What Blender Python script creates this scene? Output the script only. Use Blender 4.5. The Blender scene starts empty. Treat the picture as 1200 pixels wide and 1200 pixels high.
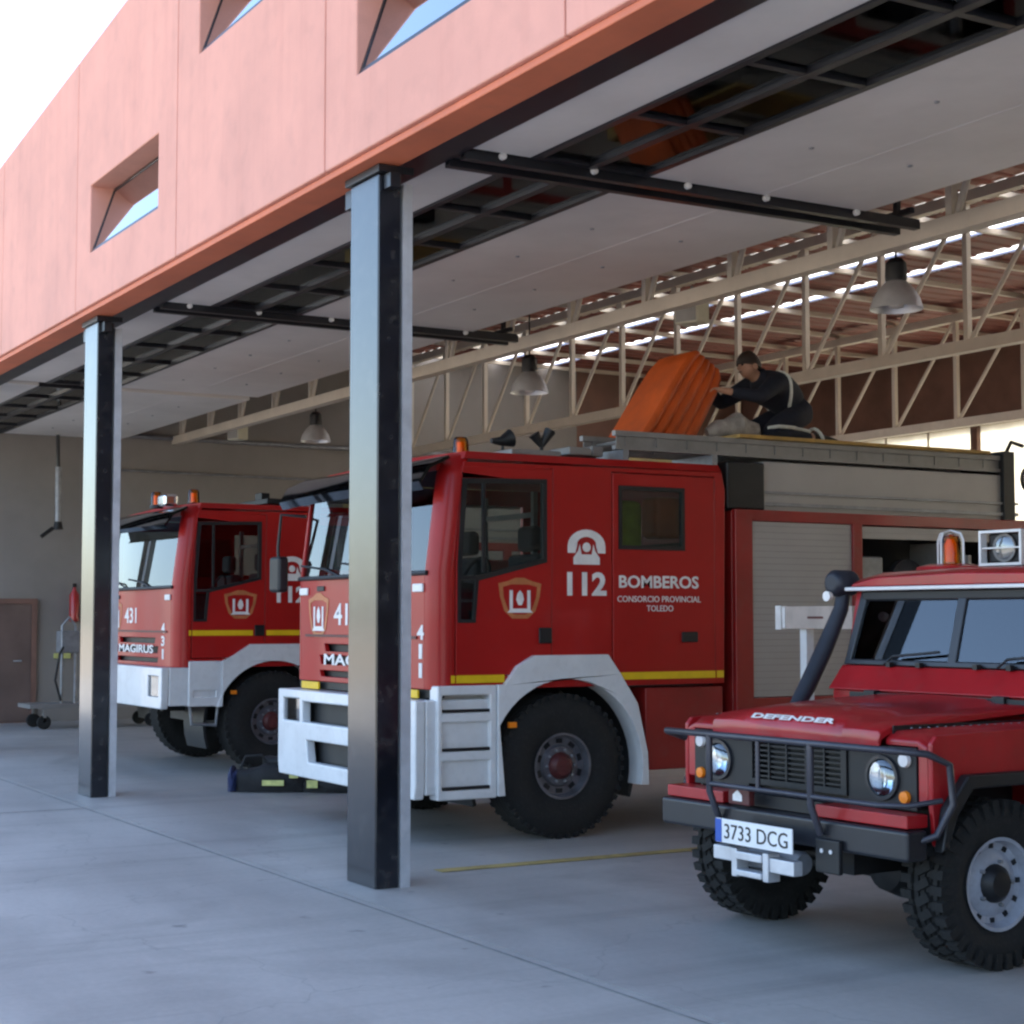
import bpy, bmesh, math, random
from mathutils import Vector, Matrix
from mathutils.geometry import tessellate_polygon
random.seed(7)
sc = bpy.context.scene
COL = sc.collection
R = math.radians
PI = math.pi

# ------------------------------------------------------------------ materials
M = {}
def mat(name, col, rough=.5, metal=0., var=.12, scale=3., bump=0., bscale=40., coat=0., spec=.5, dirt=0., col2=None, croughn=.08, streak=0.):
    m = bpy.data.materials.new(name); m.use_nodes = True
    nt = m.node_tree; n = nt.nodes; l = nt.links
    p = n['Principled BSDF']
    geo = n.new('ShaderNodeNewGeometry')
    nz = n.new('ShaderNodeTexNoise'); nz.inputs['Scale'].default_value = scale; nz.inputs['Detail'].default_value = 6
    nz.inputs['Roughness'].default_value = .62
    l.new(geo.outputs['Position'], nz.inputs['Vector'])
    rp = n.new('ShaderNodeValToRGB')
    c2 = col2 if col2 else tuple(c * (1 - var) for c in col)
    c1 = col if col2 else tuple(min(1, c * (1 + var * .6)) for c in col)
    rp.color_ramp.elements[0].position = .36; rp.color_ramp.elements[0].color = (*c2, 1)
    rp.color_ramp.elements[1].position = .66; rp.color_ramp.elements[1].color = (*c1, 1)
    l.new(nz.outputs['Fac'], rp.inputs['Fac'])
    out = rp.outputs['Color']
    if dirt > 0:
        n2 = n.new('ShaderNodeTexNoise'); n2.inputs['Scale'].default_value = scale * 5; n2.inputs['Detail'].default_value = 8
        l.new(geo.outputs['Position'], n2.inputs['Vector'])
        mr = n.new('ShaderNodeMapRange'); mr.inputs['From Min'].default_value = .52; mr.inputs['From Max'].default_value = .75
        mr.inputs['To Max'].default_value = dirt
        l.new(n2.outputs['Fac'], mr.inputs['Value'])
        mx = n.new('ShaderNodeMix'); mx.data_type = 'RGBA'; mx.inputs['B'].default_value = (.11, .10, .09, 1)
        l.new(mr.outputs['Result'], mx.inputs['Factor']); l.new(out, mx.inputs['A']); out = mx.outputs['Result']
    if streak > 0:
        mp = n.new('ShaderNodeMapping'); mp.inputs['Scale'].default_value = (5, 5, .35)
        l.new(geo.outputs['Position'], mp.inputs['Vector'])
        n3 = n.new('ShaderNodeTexNoise'); n3.inputs['Scale'].default_value = 1.2; n3.inputs['Detail'].default_value = 7; n3.inputs['Roughness'].default_value = .65
        l.new(mp.outputs['Vector'], n3.inputs['Vector'])
        m3 = n.new('ShaderNodeMapRange'); m3.inputs['From Min'].default_value = .50; m3.inputs['From Max'].default_value = .74; m3.inputs['To Max'].default_value = streak
        l.new(n3.outputs['Fac'], m3.inputs['Value'])
        mx3 = n.new('ShaderNodeMix'); mx3.data_type = 'RGBA'; mx3.inputs['B'].default_value = (col[0] * .55, col[1] * .42, col[2] * .40, 1)
        l.new(m3.outputs['Result'], mx3.inputs['Factor']); l.new(out, mx3.inputs['A']); out = mx3.outputs['Result']
    l.new(out, p.inputs['Base Color'])
    p.inputs['Metallic'].default_value = metal
    rr = n.new('ShaderNodeMapRange'); rr.inputs['To Min'].default_value = max(.02, rough - .07); rr.inputs['To Max'].default_value = min(1, rough + .1)
    l.new(nz.outputs['Fac'], rr.inputs['Value']); l.new(rr.outputs['Result'], p.inputs['Roughness'])
    p.inputs['Coat Weight'].default_value = coat; p.inputs['Coat Roughness'].default_value = croughn
    p.inputs['Specular IOR Level'].default_value = spec
    if bump > 0:
        nb = n.new('ShaderNodeTexNoise'); nb.inputs['Scale'].default_value = bscale; nb.inputs['Detail'].default_value = 5
        l.new(geo.outputs['Position'], nb.inputs['Vector'])
        b = n.new('ShaderNodeBump'); b.inputs['Strength'].default_value = bump; b.inputs['Distance'].default_value = .01
        l.new(nb.outputs['Fac'], b.inputs['Height']); l.new(b.outputs['Normal'], p.inputs['Normal'])
    M[name] = m
    return m

def glass(name, tint=(.35, .42, .42), ior=1.5, rough=.01, boost=0.):
    m = bpy.data.materials.new(name); m.use_nodes = True
    nt = m.node_tree; n = nt.nodes; l = nt.links
    n.remove(n['Principled BSDF'])
    t = n.new('ShaderNodeBsdfTransparent'); t.inputs['Color'].default_value = (*tint, 1)
    g = n.new('ShaderNodeBsdfGlossy'); g.inputs['Roughness'].default_value = rough; g.inputs['Color'].default_value = (.92, .96, 1, 1)
    f = n.new('ShaderNodeFresnel'); f.inputs['IOR'].default_value = ior
    ad = n.new('ShaderNodeMath'); ad.operation = 'ADD'; ad.inputs[1].default_value = boost; ad.use_clamp = True
    mx = n.new('ShaderNodeMixShader')
    l.new(f.outputs[0], ad.inputs[0]); l.new(ad.outputs[0], mx.inputs[0]); l.new(t.outputs[0], mx.inputs[1]); l.new(g.outputs[0], mx.inputs[2])
    l.new(mx.outputs[0], n['Material Output'].inputs['Surface'])
    M[name] = m

def translucent(name, col, fac=.6):
    m = bpy.data.materials.new(name); m.use_nodes = True
    nt = m.node_tree; n = nt.nodes; l = nt.links
    n.remove(n['Principled BSDF'])
    a = n.new('ShaderNodeBsdfDiffuse'); a.inputs['Color'].default_value = (*col, 1)
    t = n.new('ShaderNodeBsdfTranslucent')
    geo = n.new('ShaderNodeNewGeometry'); wv = n.new('ShaderNodeTexNoise'); wv.inputs['Scale'].default_value = 1.7; wv.inputs['Detail'].default_value = 4
    l.new(geo.outputs['Position'], wv.inputs['Vector'])
    rp = n.new('ShaderNodeValToRGB'); rp.color_ramp.elements[0].color = (*[c * .8 for c in col], 1); rp.color_ramp.elements[1].color = (*col, 1)
    rp.color_ramp.elements[0].position = .35; rp.color_ramp.elements[1].position = .6
    l.new(wv.outputs['Fac'], rp.inputs['Fac']); l.new(rp.outputs['Color'], t.inputs['Color'])
    mx = n.new('ShaderNodeMixShader'); mx.inputs[0].default_value = fac
    l.new(a.outputs[0], mx.inputs[1]); l.new(t.outputs[0], mx.inputs[2])
    l.new(mx.outputs[0], n['Material Output'].inputs['Surface'])
    M[name] = m

mat('terracotta', (.70, .335, .262), .75, var=.10, scale=.9, bump=.15, bscale=60, dirt=.10, streak=.16)
mat('soffit_bounce_orange', (.60, .165, .08), .6, var=.15, scale=1.2, dirt=.1)  # terracotta underside, warm bounce light put into the colour
mat('red_paint', (.38, .009, .008), .42, var=.12, scale=1.2, coat=.22, spec=.3, dirt=.04)
mat('red_dull', (.28, .010, .009), .45, var=.18, scale=2, coat=.3, dirt=.15)
mat('red_jeep', (.38, .010, .014), .36, var=.2, scale=2.5, coat=.4, spec=.4, dirt=.10)
mat('white_paint', (.72, .73, .74), .38, var=.08, scale=3, coat=.4, dirt=.10)
mat('white_mark', (.80, .78, .76), .5, var=.10, scale=8)
mat('emblem_gold', (.50, .17, .06), .5, var=.2, scale=10)
mat('emblem_red', (.55, .06, .03), .5, var=.1)
mat('yellow_mark', (.80, .52, .01), .4, var=.08, scale=6)
mat('black_plastic', (.009, .0095, .011), .5, var=.3, scale=5)
mat('dark_steel', (.011, .012, .017), .42, var=.3, scale=3, coat=.3)
mat('column_paint', (.007, .008, .013), .22, var=.4, scale=2.6, coat=.5, croughn=.11, spec=.5, dirt=.25)
mat('aluminium', (.62, .63, .66), .35, metal=.45, var=.15, scale=5)
mat('alu_dull', (.27, .26, .25), .5, metal=.35, var=.15, scale=4, dirt=.1)
mat('shutter', (.39, .37, .355), .5, metal=.25, var=.06, scale=2)
mat('steel_grey', (.28, .29, .31), .45, metal=.5, var=.2, scale=8, dirt=.2)
mat('rim_grey', (.17, .17, .19), .4, metal=.5, var=.3, scale=9, dirt=.3)
mat('rubber', (.009, .009, .009), .8, var=.35, scale=9, bump=.25, bscale=90, dirt=.10)
mat('hub_red', (.10, .018, .018), .5, var=.3, scale=12, dirt=.3)
mat('cream_steel', (.60, .53, .44), .5, var=.10, scale=2, dirt=.08)
mat('door_panel', (.70, .68, .655), .45, var=.10, scale=.8, dirt=.05)
mat('deck_red', (.23, .075, .058), .6, var=.3, scale=1.4)
mat('wall_plaster', (.26, .24, .225), .85, var=.10, scale=.7, bump=.1, bscale=30, dirt=.06)
mat('brown_door', (.15, .10, .085), .6, var=.2, scale=2)
mat('brown_wall', (.20, .11, .085), .8, var=.2, scale=1.5)
mat('orange_fabric', (.55, .085, .008), .5, var=.22, scale=3.5)
mat('navy_cloth', (.012, .014, .026), .85, var=.3, scale=14, bump=.3, bscale=30)
mat('skin', (.50, .27, .18), .55, var=.1, scale=20)
mat('hair', (.03, .015, .009), .6, var=.3, scale=60, bump=.5, bscale=120)
mat('reflective', (.72, .74, .70), .4, var=.15, scale=20)
mat('grey_cloth', (.38, .34, .31), .8, var=.35, scale=9)
mat('wood_yellow', (.42, .25, .06), .6, var=.3, scale=4, dirt=.2)
mat('seat_cloth', (.035, .035, .04), .8, var=.3, scale=9)
mat('seat_pale', (.28, .27, .27), .7, var=.2, scale=5)
mat('hivis', (.35, .42, .02), .6, var=.3, scale=6)
mat('plate_white', (.80, .80, .80), .35, var=.05, scale=10)
mat('plate_blue', (.02, .09, .42), .4, var=.05)
mat('joint', (.25, .25, .245), .9, var=.3, scale=6)
mat('floor_line', (.45, .34, .12), .7, var=.3, scale=3, dirt=.5)
mat('blue_bag', (.02, .03, .10), .7, var=.3, scale=12, bump=.3)
mat('black_bag', (.016, .016, .018), .75, var=.3, scale=12, bump=.4, bscale=30)
mat('pale_box', (.55, .53, .42), .6, var=.1, scale=5)
mat('extinguisher_red', (.45, .02, .02), .4, var=.1, coat=.5)
glass('windshield', (.30, .36, .38), 1.5, .015, .04)
glass('side_glass', (.68, .74, .74), 1.5, .01, .01)
glass('jeep_glass', (.45, .52, .56), 1.5, .01, .06)
glass('facade_glass', (.05, .06, .08), 1.7, .01, .42)
glass('door_glass', (.95, .95, .92), 1.22, .03)
glass('lamp_lens', (.75, .78, .8), 1.5, .03, .12)
glass('visor_blue', (.05, .08, .20), 1.5, .06, .08)
glass('amber', (1., .62, .22), 1.4, .05)
translucent('skylight_sheet', (.92, .92, .9), .85)
translucent('rear_sheet', (.80, .78, .70), .72)
mat('amber_core', (.90, .24, .01), .4, var=.1)
mat('reflector', (.82, .84, .86), .12, metal=1., var=.05, scale=6)

def concrete(name, c1, c2, rough=.62):
    m = bpy.data.materials.new(name); m.use_nodes = True
    nt = m.node_tree; n = nt.nodes; l = nt.links; p = n['Principled BSDF']
    g = n.new('ShaderNodeNewGeometry')
    mp = n.new('ShaderNodeMapping'); mp.inputs['Scale'].default_value = (.35, .9, 1); mp.inputs['Rotation'].default_value = (0, 0, .35)
    l.new(g.outputs['Position'], mp.inputs['Vector'])
    a = n.new('ShaderNodeTexNoise'); a.inputs['Scale'].default_value = .9; a.inputs['Detail'].default_value = 8; a.inputs['Roughness'].default_value = .6
    l.new(mp.outputs['Vector'], a.inputs['Vector'])
    b = n.new('ShaderNodeTexNoise'); b.inputs['Scale'].default_value = 26; b.inputs['Detail'].default_value = 6
    l.new(g.outputs['Position'], b.inputs['Vector'])
    r1 = n.new('ShaderNodeValToRGB'); r1.color_ramp.elements[0].position = .36; r1.color_ramp.elements[1].position = .64
    r1.color_ramp.elements[0].color = (*c2, 1); r1.color_ramp.elements[1].color = (*c1, 1)
    l.new(a.outputs['Fac'], r1.inputs['Fac'])
    r2 = n.new('ShaderNodeMapRange'); r2.inputs['To Min'].default_value = .86; r2.inputs['To Max'].default_value = 1.1
    l.new(b.outputs['Fac'], r2.inputs['Value'])
    mx = n.new('ShaderNodeMix'); mx.data_type = 'RGBA'; mx.blend_type = 'MULTIPLY'; mx.inputs['Factor'].default_value = 1
    l.new(r1.outputs['Color'], mx.inputs['A']); l.new(r2.outputs['Result'], mx.inputs['B'])
    # oil and tyre stains
    s = n.new('ShaderNodeTexNoise'); s.inputs['Scale'].default_value = .55; s.inputs['Detail'].default_value = 9; s.inputs['Distortion'].default_value = 1.2
    l.new(g.outputs['Position'], s.inputs['Vector'])
    sr = n.new('ShaderNodeMapRange'); sr.inputs['From Min'].default_value = .56; sr.inputs['From Max'].default_value = .72; sr.inputs['To Max'].default_value = .34
    l.new(s.outputs['Fac'], sr.inputs['Value'])
    m2 = n.new('ShaderNodeMix'); m2.data_type = 'RGBA'; m2.inputs['B'].default_value = (c2[0] * .45, c2[1] * .45, c2[2] * .45, 1)
    l.new(sr.outputs['Result'], m2.inputs['Factor']); l.new(mx.outputs['Result'], m2.inputs['A'])
    # small dark oil drips
    vo = n.new('ShaderNodeTexVoronoi'); vo.inputs['Scale'].default_value = 2.3; vo.inputs['Randomness'].default_value = 1
    dn = n.new('ShaderNodeTexNoise'); dn.inputs['Scale'].default_value = 9
    va = n.new('ShaderNodeVectorMath'); va.operation = 'MULTIPLY_ADD'; va.inputs[1].default_value = (.16, .16, .16)
    l.new(g.outputs['Position'], dn.inputs['Vector']); l.new(dn.outputs['Color'], va.inputs[0]); l.new(g.outputs['Position'], va.inputs[2]); l.new(va.outputs[0], vo.inputs['Vector'])
    vr = n.new('ShaderNodeMapRange'); vr.inputs['From Min'].default_value = .10; vr.inputs['From Max'].default_value = .03; vr.inputs['To Max'].default_value = .5
    l.new(vo.outputs['Distance'], vr.inputs['Value'])
    m3 = n.new('ShaderNodeMix'); m3.data_type = 'RGBA'; m3.inputs['B'].default_value = (.07, .07, .07, 1)
    l.new(vr.outputs['Result'], m3.inputs['Factor']); l.new(m2.outputs['Result'], m3.inputs['A'])
    # hairline cracks
    ve = n.new('ShaderNodeTexVoronoi'); ve.feature = 'DISTANCE_TO_EDGE'; ve.inputs['Scale'].default_value = .33
    vb = n.new('ShaderNodeVectorMath'); vb.operation = 'MULTIPLY_ADD'; vb.inputs[1].default_value = (.9, .9, .9)
    d2 = n.new('ShaderNodeTexNoise'); d2.inputs['Scale'].default_value = 1.6; d2.inputs['Detail'].default_value = 6
    l.new(g.outputs['Position'], d2.inputs['Vector']); l.new(d2.outputs['Color'], vb.inputs[0]); l.new(g.outputs['Position'], vb.inputs[2]); l.new(vb.outputs[0], ve.inputs['Vector'])
    cr_ = n.new('ShaderNodeMapRange'); cr_.inputs['From Min'].default_value = .0035; cr_.inputs['From Max'].default_value = .0; cr_.inputs['To Max'].default_value = .26
    l.new(ve.outputs['Distance'], cr_.inputs['Value'])
    m4 = n.new('ShaderNodeMix'); m4.data_type = 'RGBA'; m4.inputs['B'].default_value = (.10, .10, .10, 1)
    l.new(cr_.outputs['Result'], m4.inputs['Factor']); l.new(m3.outputs['Result'], m4.inputs['A'])
    # faint tyre tracks running in and out of the bays
    mt_ = n.new('ShaderNodeMapping'); mt_.inputs['Scale'].default_value = (1.7, .09, 1); mt_.inputs['Rotation'].default_value = (0, 0, -.12)
    tn = n.new('ShaderNodeTexNoise'); tn.inputs['Scale'].default_value = 1.3; tn.inputs['Detail'].default_value = 7; tn.inputs['Roughness'].default_value = .7
    l.new(g.outputs['Position'], mt_.inputs['Vector']); l.new(mt_.outputs['Vector'], tn.inputs['Vector'])
    tr_ = n.new('ShaderNodeMapRange'); tr_.inputs['From Min'].default_value = .50; tr_.inputs['From Max'].default_value = .72; tr_.inputs['To Max'].default_value = .42
    l.new(tn.outputs['Fac'], tr_.inputs['Value'])
    m5 = n.new('ShaderNodeMix'); m5.data_type = 'RGBA'; m5.inputs['B'].default_value = (c2[0] * .5, c2[1] * .5, c2[2] * .5, 1)
    l.new(tr_.outputs['Result'], m5.inputs['Factor']); l.new(m4.outputs['Result'], m5.inputs['A'])
    l.new(m5.outputs['Result'], p.inputs['Base Color'])
    rr = n.new('ShaderNodeMapRange'); rr.inputs['To Min'].default_value = rough - .15; rr.inputs['To Max'].default_value = rough + .12
    l.new(a.outputs['Fac'], rr.inputs['Value']); l.new(rr.outputs['Result'], p.inputs['Roughness'])
    bp = n.new('ShaderNodeBump'); bp.inputs['Strength'].default_value = .18; bp.inputs['Distance'].default_value = .01
    l.new(b.outputs['Fac'], bp.inputs['Height']); l.new(bp.outputs['Normal'], p.inputs['Normal'])
    M[name] = m
concrete('forecourt', (.46, .435, .40), (.355, .335, .31))
concrete('garage_floor', (.45, .43, .40), (.34, .325, .305), .5)
concrete('open_ground', (.42, .35, .26), (.32, .27, .20), .8)

# ------------------------------------------------------------------ mesh builder
class MB:
    def __init__(s): s.v = []; s.f = []
    def add(s, vs, fs):
        k = len(s.v); s.v += [tuple(v) for v in vs]; s.f += [tuple(i + k for i in f) for f in fs]; return s
    def box(s, x0, x1, y0, y1, z0, z1, mtx=None):
        x0, x1 = min(x0, x1), max(x0, x1); y0, y1 = min(y0, y1), max(y0, y1); z0, z1 = min(z0, z1), max(z0, z1)
        vs = [(x0, y0, z0), (x1, y0, z0), (x1, y1, z0), (x0, y1, z0), (x0, y0, z1), (x1, y0, z1), (x1, y1, z1), (x0, y1, z1)]
        if mtx: vs = [mtx @ Vector(v) for v in vs]
        return s.add(vs, [(0, 3, 2, 1), (4, 5, 6, 7), (0, 1, 5, 4), (1, 2, 6, 5), (2, 3, 7, 6), (3, 0, 4, 7)])
    def tube(s, pts, r, n=10, cap=True):
        pts = [Vector(p) for p in pts]; rs = r if isinstance(r, (list, tuple)) else [r] * len(pts)
        rings = []; up = None
        for i, p in enumerate(pts):
            a = pts[max(0, i - 1)]; b = pts[min(len(pts) - 1, i + 1)]
            t = (b - a).normalized()
            if up is None:
                up = Vector((0, 0, 1)) if abs(t.z) < .9 else Vector((1, 0, 0))
            u = t.cross(up).normalized(); w = u.cross(t).normalized(); up = w
            rings.append([p + (u * math.cos(2 * PI * k / n) + w * math.sin(2 * PI * k / n)) * rs[i] for k in range(n)])
        return s.rings(rings, cap)
    def rings(s, rings, cap=True, closed=True):
        n = len(rings[0]); vs = [p for r in rings for p in r]; fs = []
        for i in range(len(rings) - 1):
            for k in range(n if closed else n - 1):
                fs.append((i * n + k, i * n + (k + 1) % n, (i + 1) * n + (k + 1) % n, (i + 1) * n + k))
        if cap:
            fs.append(tuple(range(n - 1, -1, -1))); fs.append(tuple((len(rings) - 1) * n + k for k in range(n)))
        return s.add(vs, fs)
    def lathe(s, prof, c, axis='x', n=32, cap=True):
        # prof: (offset along axis, radius)
        rings = []
        for a, r in prof:
            ring = []
            for k in range(n):
                t = 2 * PI * k / n; u, w = r * math.cos(t), r * math.sin(t)
                ring.append({'x': (c[0] + a, c[1] + u, c[2] + w), 'y': (c[0] + w, c[1] + a, c[2] + u), 'z': (c[0] + u, c[1] + w, c[2] + a)}[axis])
            rings.append(ring)
        return s.rings(rings, cap)
    def plate(s, outer, holes, w0, w1, fn):
        # polygon with holes in (u, v), thickness w0..w1 ; fn(u, v, w) -> xyz
        def area(p): return sum(p[i][0] * p[(i + 1) % len(p)][1] - p[(i + 1) % len(p)][0] * p[i][1] for i in range(len(p)))
        outer = list(outer) if area(outer) > 0 else list(outer)[::-1]
        holes = [list(h) if area(h) < 0 else list(h)[::-1] for h in holes]
        loops = [outer] + holes
        flat = [p for l in loops for p in l]; n = len(flat)
        tri = tessellate_polygon([[Vector((p[0], p[1], 0)) for p in l] for l in loops])
        vs = [fn(p[0], p[1], w0) for p in flat] + [fn(p[0], p[1], w1) for p in flat]
        fs = []
        for t in tri:
            fs.append(tuple(t)); fs.append(tuple(i + n for i in reversed(t)))
        k = 0
        for l in loops:
            m = len(l)
            for i in range(m): fs.append((k + i, k + (i + 1) % m, k + (i + 1) % m + n, k + i + n))
            k += m
        return s.add(vs, fs)
    def xf(s, mtx): s.v = [tuple(mtx @ Vector(v)) for v in s.v]; return s
    def build(s, name, m, parent=None, bevel=0., seg=2, smooth=True):
        me = bpy.data.meshes.new(name); me.from_pydata(s.v, [], s.f); me.validate()
        bm = bmesh.new(); bm.from_mesh(me); bmesh.ops.recalc_face_normals(bm, faces=bm.faces); bm.to_mesh(me); bm.free()
        me.materials.append(M[m] if isinstance(m, str) else m)
        if smooth and len(me.polygons):
            me.polygons.foreach_set('use_smooth', [True] * len(me.polygons)); me.set_sharp_from_angle(angle=R(38))
        o = bpy.data.objects.new(name, me); COL.objects.link(o)
        if parent: o.parent = parent
        if bevel:
            b = o.modifiers.new('Bevel', 'BEVEL'); b.width = bevel; b.segments = seg; b.limit_method = 'ANGLE'; b.angle_limit = R(40); b.harden_normals = True
        return o

def tag(o, label=None, cat=None, group=None, kind=None):
    if label: o['label'] = label
    if cat: o['category'] = cat
    if group: o['group'] = group
    if kind: o['kind'] = kind
    return o
def thing(name, label, cat, loc=(0, 0, 0), rz=0, group=None):
    o = bpy.data.objects.new(name, None); COL.objects.link(o); o.empty_display_size = .2
    o.location = loc; o.rotation_euler = (0, 0, rz)
    return tag(o, label, cat, group)
def copy_tree(o, parent=None):
    c = o.copy(); COL.objects.link(c)
    if parent: c.parent = parent
    for ch in list(o.children): copy_tree(ch, c)
    return c

def text(name, body, m, parent, fn, width=None, height=.1, bold=0., depth=.003, align=.5, sx=1.):
    """lettering as a mesh: fn(u, v, w) maps the text plane to the parent's space; u runs along the line, v up"""
    cu = bpy.data.curves.new(name, 'FONT'); cu.body = body; cu.size = 1; cu.extrude = .5; cu.offset = bold; cu.resolution_u = 3
    t = bpy.data.objects.new(name + '_tmp', cu); COL.objects.link(t)
    dg = bpy.context.evaluated_depsgraph_get(); dg.update()
    me = bpy.data.meshes.new_from_object(t.evaluated_get(dg)); me.name = name
    bpy.data.objects.remove(t); bpy.data.curves.remove(cu)
    xs = [v.co.x for v in me.vertices]; ys = [v.co.y for v in me.vertices]
    x0, x1, y0, y1 = min(xs), max(xs), min(ys), max(ys)
    k = height / (y1 - y0); kx = (width / (x1 - x0)) if width else k * sx
    for v in me.vertices:
        v.co = fn((v.co.x - x0) * kx, (v.co.y - y0) * k, (v.co.z + .5) * depth)
    me.materials.clear(); me.materials.append(M[m])
    o = bpy.data.objects.new(name, me); COL.objects.link(o)
    if parent: o.parent = parent
    return o

# ------------------------------------------------------------------ camera
F = 1970.; TH = math.atan(125 / F); AZ = R(30.1)
cam = bpy.data.cameras.new('camera'); cam.sensor_width = 36; cam.lens = F / 1200 * 36; cam.clip_end = 2000; cam.clip_start = .05
co = bpy.data.objects.new('camera', cam); COL.objects.link(co); sc.camera = co
co.location = (0, 0, 1.6)
d = Vector((-math.cos(AZ) * math.cos(TH), math.sin(AZ) * math.cos(TH), math.sin(TH)))
co.rotation_euler = d.to_track_quat('-Z', 'Y').to_euler()

# ------------------------------------------------------------------ light
SUN_EL, SUN_AZ = 47, 18          # azimuth measured from +Y towards +X
w = bpy.data.worlds.new('World'); sc.world = w; w.use_nodes = True
nt = w.node_tree; bg = nt.nodes['Background']; sky = nt.nodes.new('ShaderNodeTexSky'); sky.sky_type = 'NISHITA'; sky.sun_disc = False
sky.sun_elevation = R(SUN_EL); sky.sun_rotation = R(SUN_AZ); sky.air_density = 1.0; sky.dust_density = 1.6; sky.ozone_density = 1.0
nt.links.new(sky.outputs[0], bg.inputs[0]); bg.inputs[1].default_value = .15
sd = bpy.data.lights.new('sun', 'SUN'); sd.energy = 4.2; sd.angle = R(.5); sd.color = (1, .95, .87)
so = bpy.data.objects.new('sun', sd); COL.objects.link(so)
sv = Vector((math.sin(R(SUN_AZ)) * math.cos(R(SUN_EL)), math.cos(R(SUN_AZ)) * math.cos(R(SUN_EL)), math.sin(R(SUN_EL))))
so.rotation_euler = sv.to_track_quat('Z', 'Y').to_euler(); so.location = (0, 0, 30)

# ------------------------------------------------------------------ ground
def st(name, mb, m, **k):
    o = mb.build(name, m, smooth=False, **k); o['kind'] = 'structure'; return o
st('ground', MB().add([(-300, -300, -.06), (300, -300, -.06), (300, 300, -.06), (-300, 300, -.06)], [(0, 1, 2, 3)]), 'open_ground')
st('forecourt', MB().box(-45, 30, -7.5, 4.12, -.3, 0), 'forecourt')
st('garage_floor', MB().box(-26.5, 12, 4.128, 21, -.3, .001), 'garage_floor')
j = MB()
j.box(-45, 30, 4.054, 4.064, .003, .005)
for x in (-14.2, .2, -23.8): j.box(x, x + .008, -7.5, 4.045, .003, .005)
st('pavement_joints', j, 'joint')
st('floor_line', MB().box(-9.62, -9.50, 5.0, 14, .004, .007), 'floor_line')

# ------------------------------------------------------------------ facade
FY0, FY1 = 4.20, 4.44
def ztop(x): return 6.5 + (x + 18.1) * .088
fac = thing('facade', 'long terracotta pink upper facade over the open garage bays, in panels with deep small windows', 'facade', (0, FY0, 0))
bounds = [-26.65, -23.8, -20.95, -18.1, -15.25, -12.45, -9.6, -6.74, -3.9, -1.05, 1.8]
wins = {4: (-14.81, -12.9, 4.88, 5.49), 5: (-11.96, -10.0, 5.86, 6.46), 6: (-9.13, -7.2, 4.89, 5.50)}
for i in range(len(bounds) - 1):
    a, b = bounds[i] + .007, bounds[i + 1] - .007
    h = []
    if i in wins:
        x0, x1, z0, z1 = wins[i]; h = [[(x0, z0), (x1, z0), (x1, z1), (x0, z1)]]
    p = MB().plate([(a, 4.40), (b, 4.40), (b, ztop(b)), (a, ztop(a))], h, 0, FY1 - FY0, lambda u, v, t: (u, t, v)).build('panel', 'terracotta', fac, bevel=.012)
    if h:
        def tl(u, v, t): return (u, .014 + (v - z0) / (z1 - z0) * .20 + t, v)
        MB().plate([(x0 + .002, z0 + .004), (x1 - .002, z0 + .004), (x1 - .002, z1 - .002), (x0 + .002, z1 - .002)],
                   [[(x0 + .03, z0 + .035), (x1 - .03, z0 + .035), (x1 - .03, z1 - .03), (x0 + .03, z1 - .03)]], 0, .02, tl).build('window_frame', 'dark_steel', p)
        MB().plate([(x0 + .03, z0 + .035), (x1 - .03, z0 + .035), (x1 - .03, z1 - .03), (x0 + .03, z1 - .03)], [], .008, .012, tl).build('window_pane', 'facade_glass', p)
# soffit strip, ground bounce light put into its orange; backing behind the joints
MB().box(-26.6, 1.8, .03, .27, 4.352, 4.397).build('soffit_strip', 'soffit_bounce_orange', fac, bevel=.008)
MB().box(-26.6, 1.8, FY1 - FY0 + .002, FY1 - FY0 + .10, 4.40, 6.3).build('backing', 'brown_wall', fac)
# lintel behind it
st('lintel_beam', MB().box(-26.4, 1.8, 4.56, 4.80, 4.43, 4.66), 'dark_steel')

# steel columns with their aluminium door guides
colname = {-9.3: 'nearer dark steel column, standing in front of the front corner of the cab numbered 411',
           -15.2: 'farther dark steel column, between the wall side and the truck numbered 431'}
base = None
for cx in (-9.3, -15.2, -21.1, -3.4):
    if base is None:
        t = thing('steel_column', colname[cx], 'column', (cx + .0, 4.34, 0), 0, 'steel columns along the garage front')
        MB().box(-.207, .2, 0, .155, 0, 4.30).build('shaft', 'column_paint', t, bevel=.012, seg=3)
        MB().box(-.25, .24, -.02, .22, 4.302, 4.348).build('cap_plate', 'dark_steel', t, bevel=.004)
        b = MB().box(-.33, -.215, .02, .10, 4.18, 4.30).box(.21, .30, .03, .10, 4.20, 4.29)
        b.build('bracket', 'dark_steel', t, bevel=.004)
        g = MB().box(.13, .207, .165, .180, .0, 4.25).box(.193, .207, .1805, .228, .0, 4.25)
        g.build('door_guide', 'aluminium', t)
        g = MB().box(-.217, -.14, .165, .180, .0, 4.25).box(-.217, -.202, .1805, .25, .0, 4.25)
        g.build('door_guide', 'aluminium', t)
        base = t
    else:
        c = copy_tree(base); c.location = (cx, 4.34, 0)
        c['label'] = colname.get(cx, 'dark steel column of the garage front outside the picture')

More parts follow.
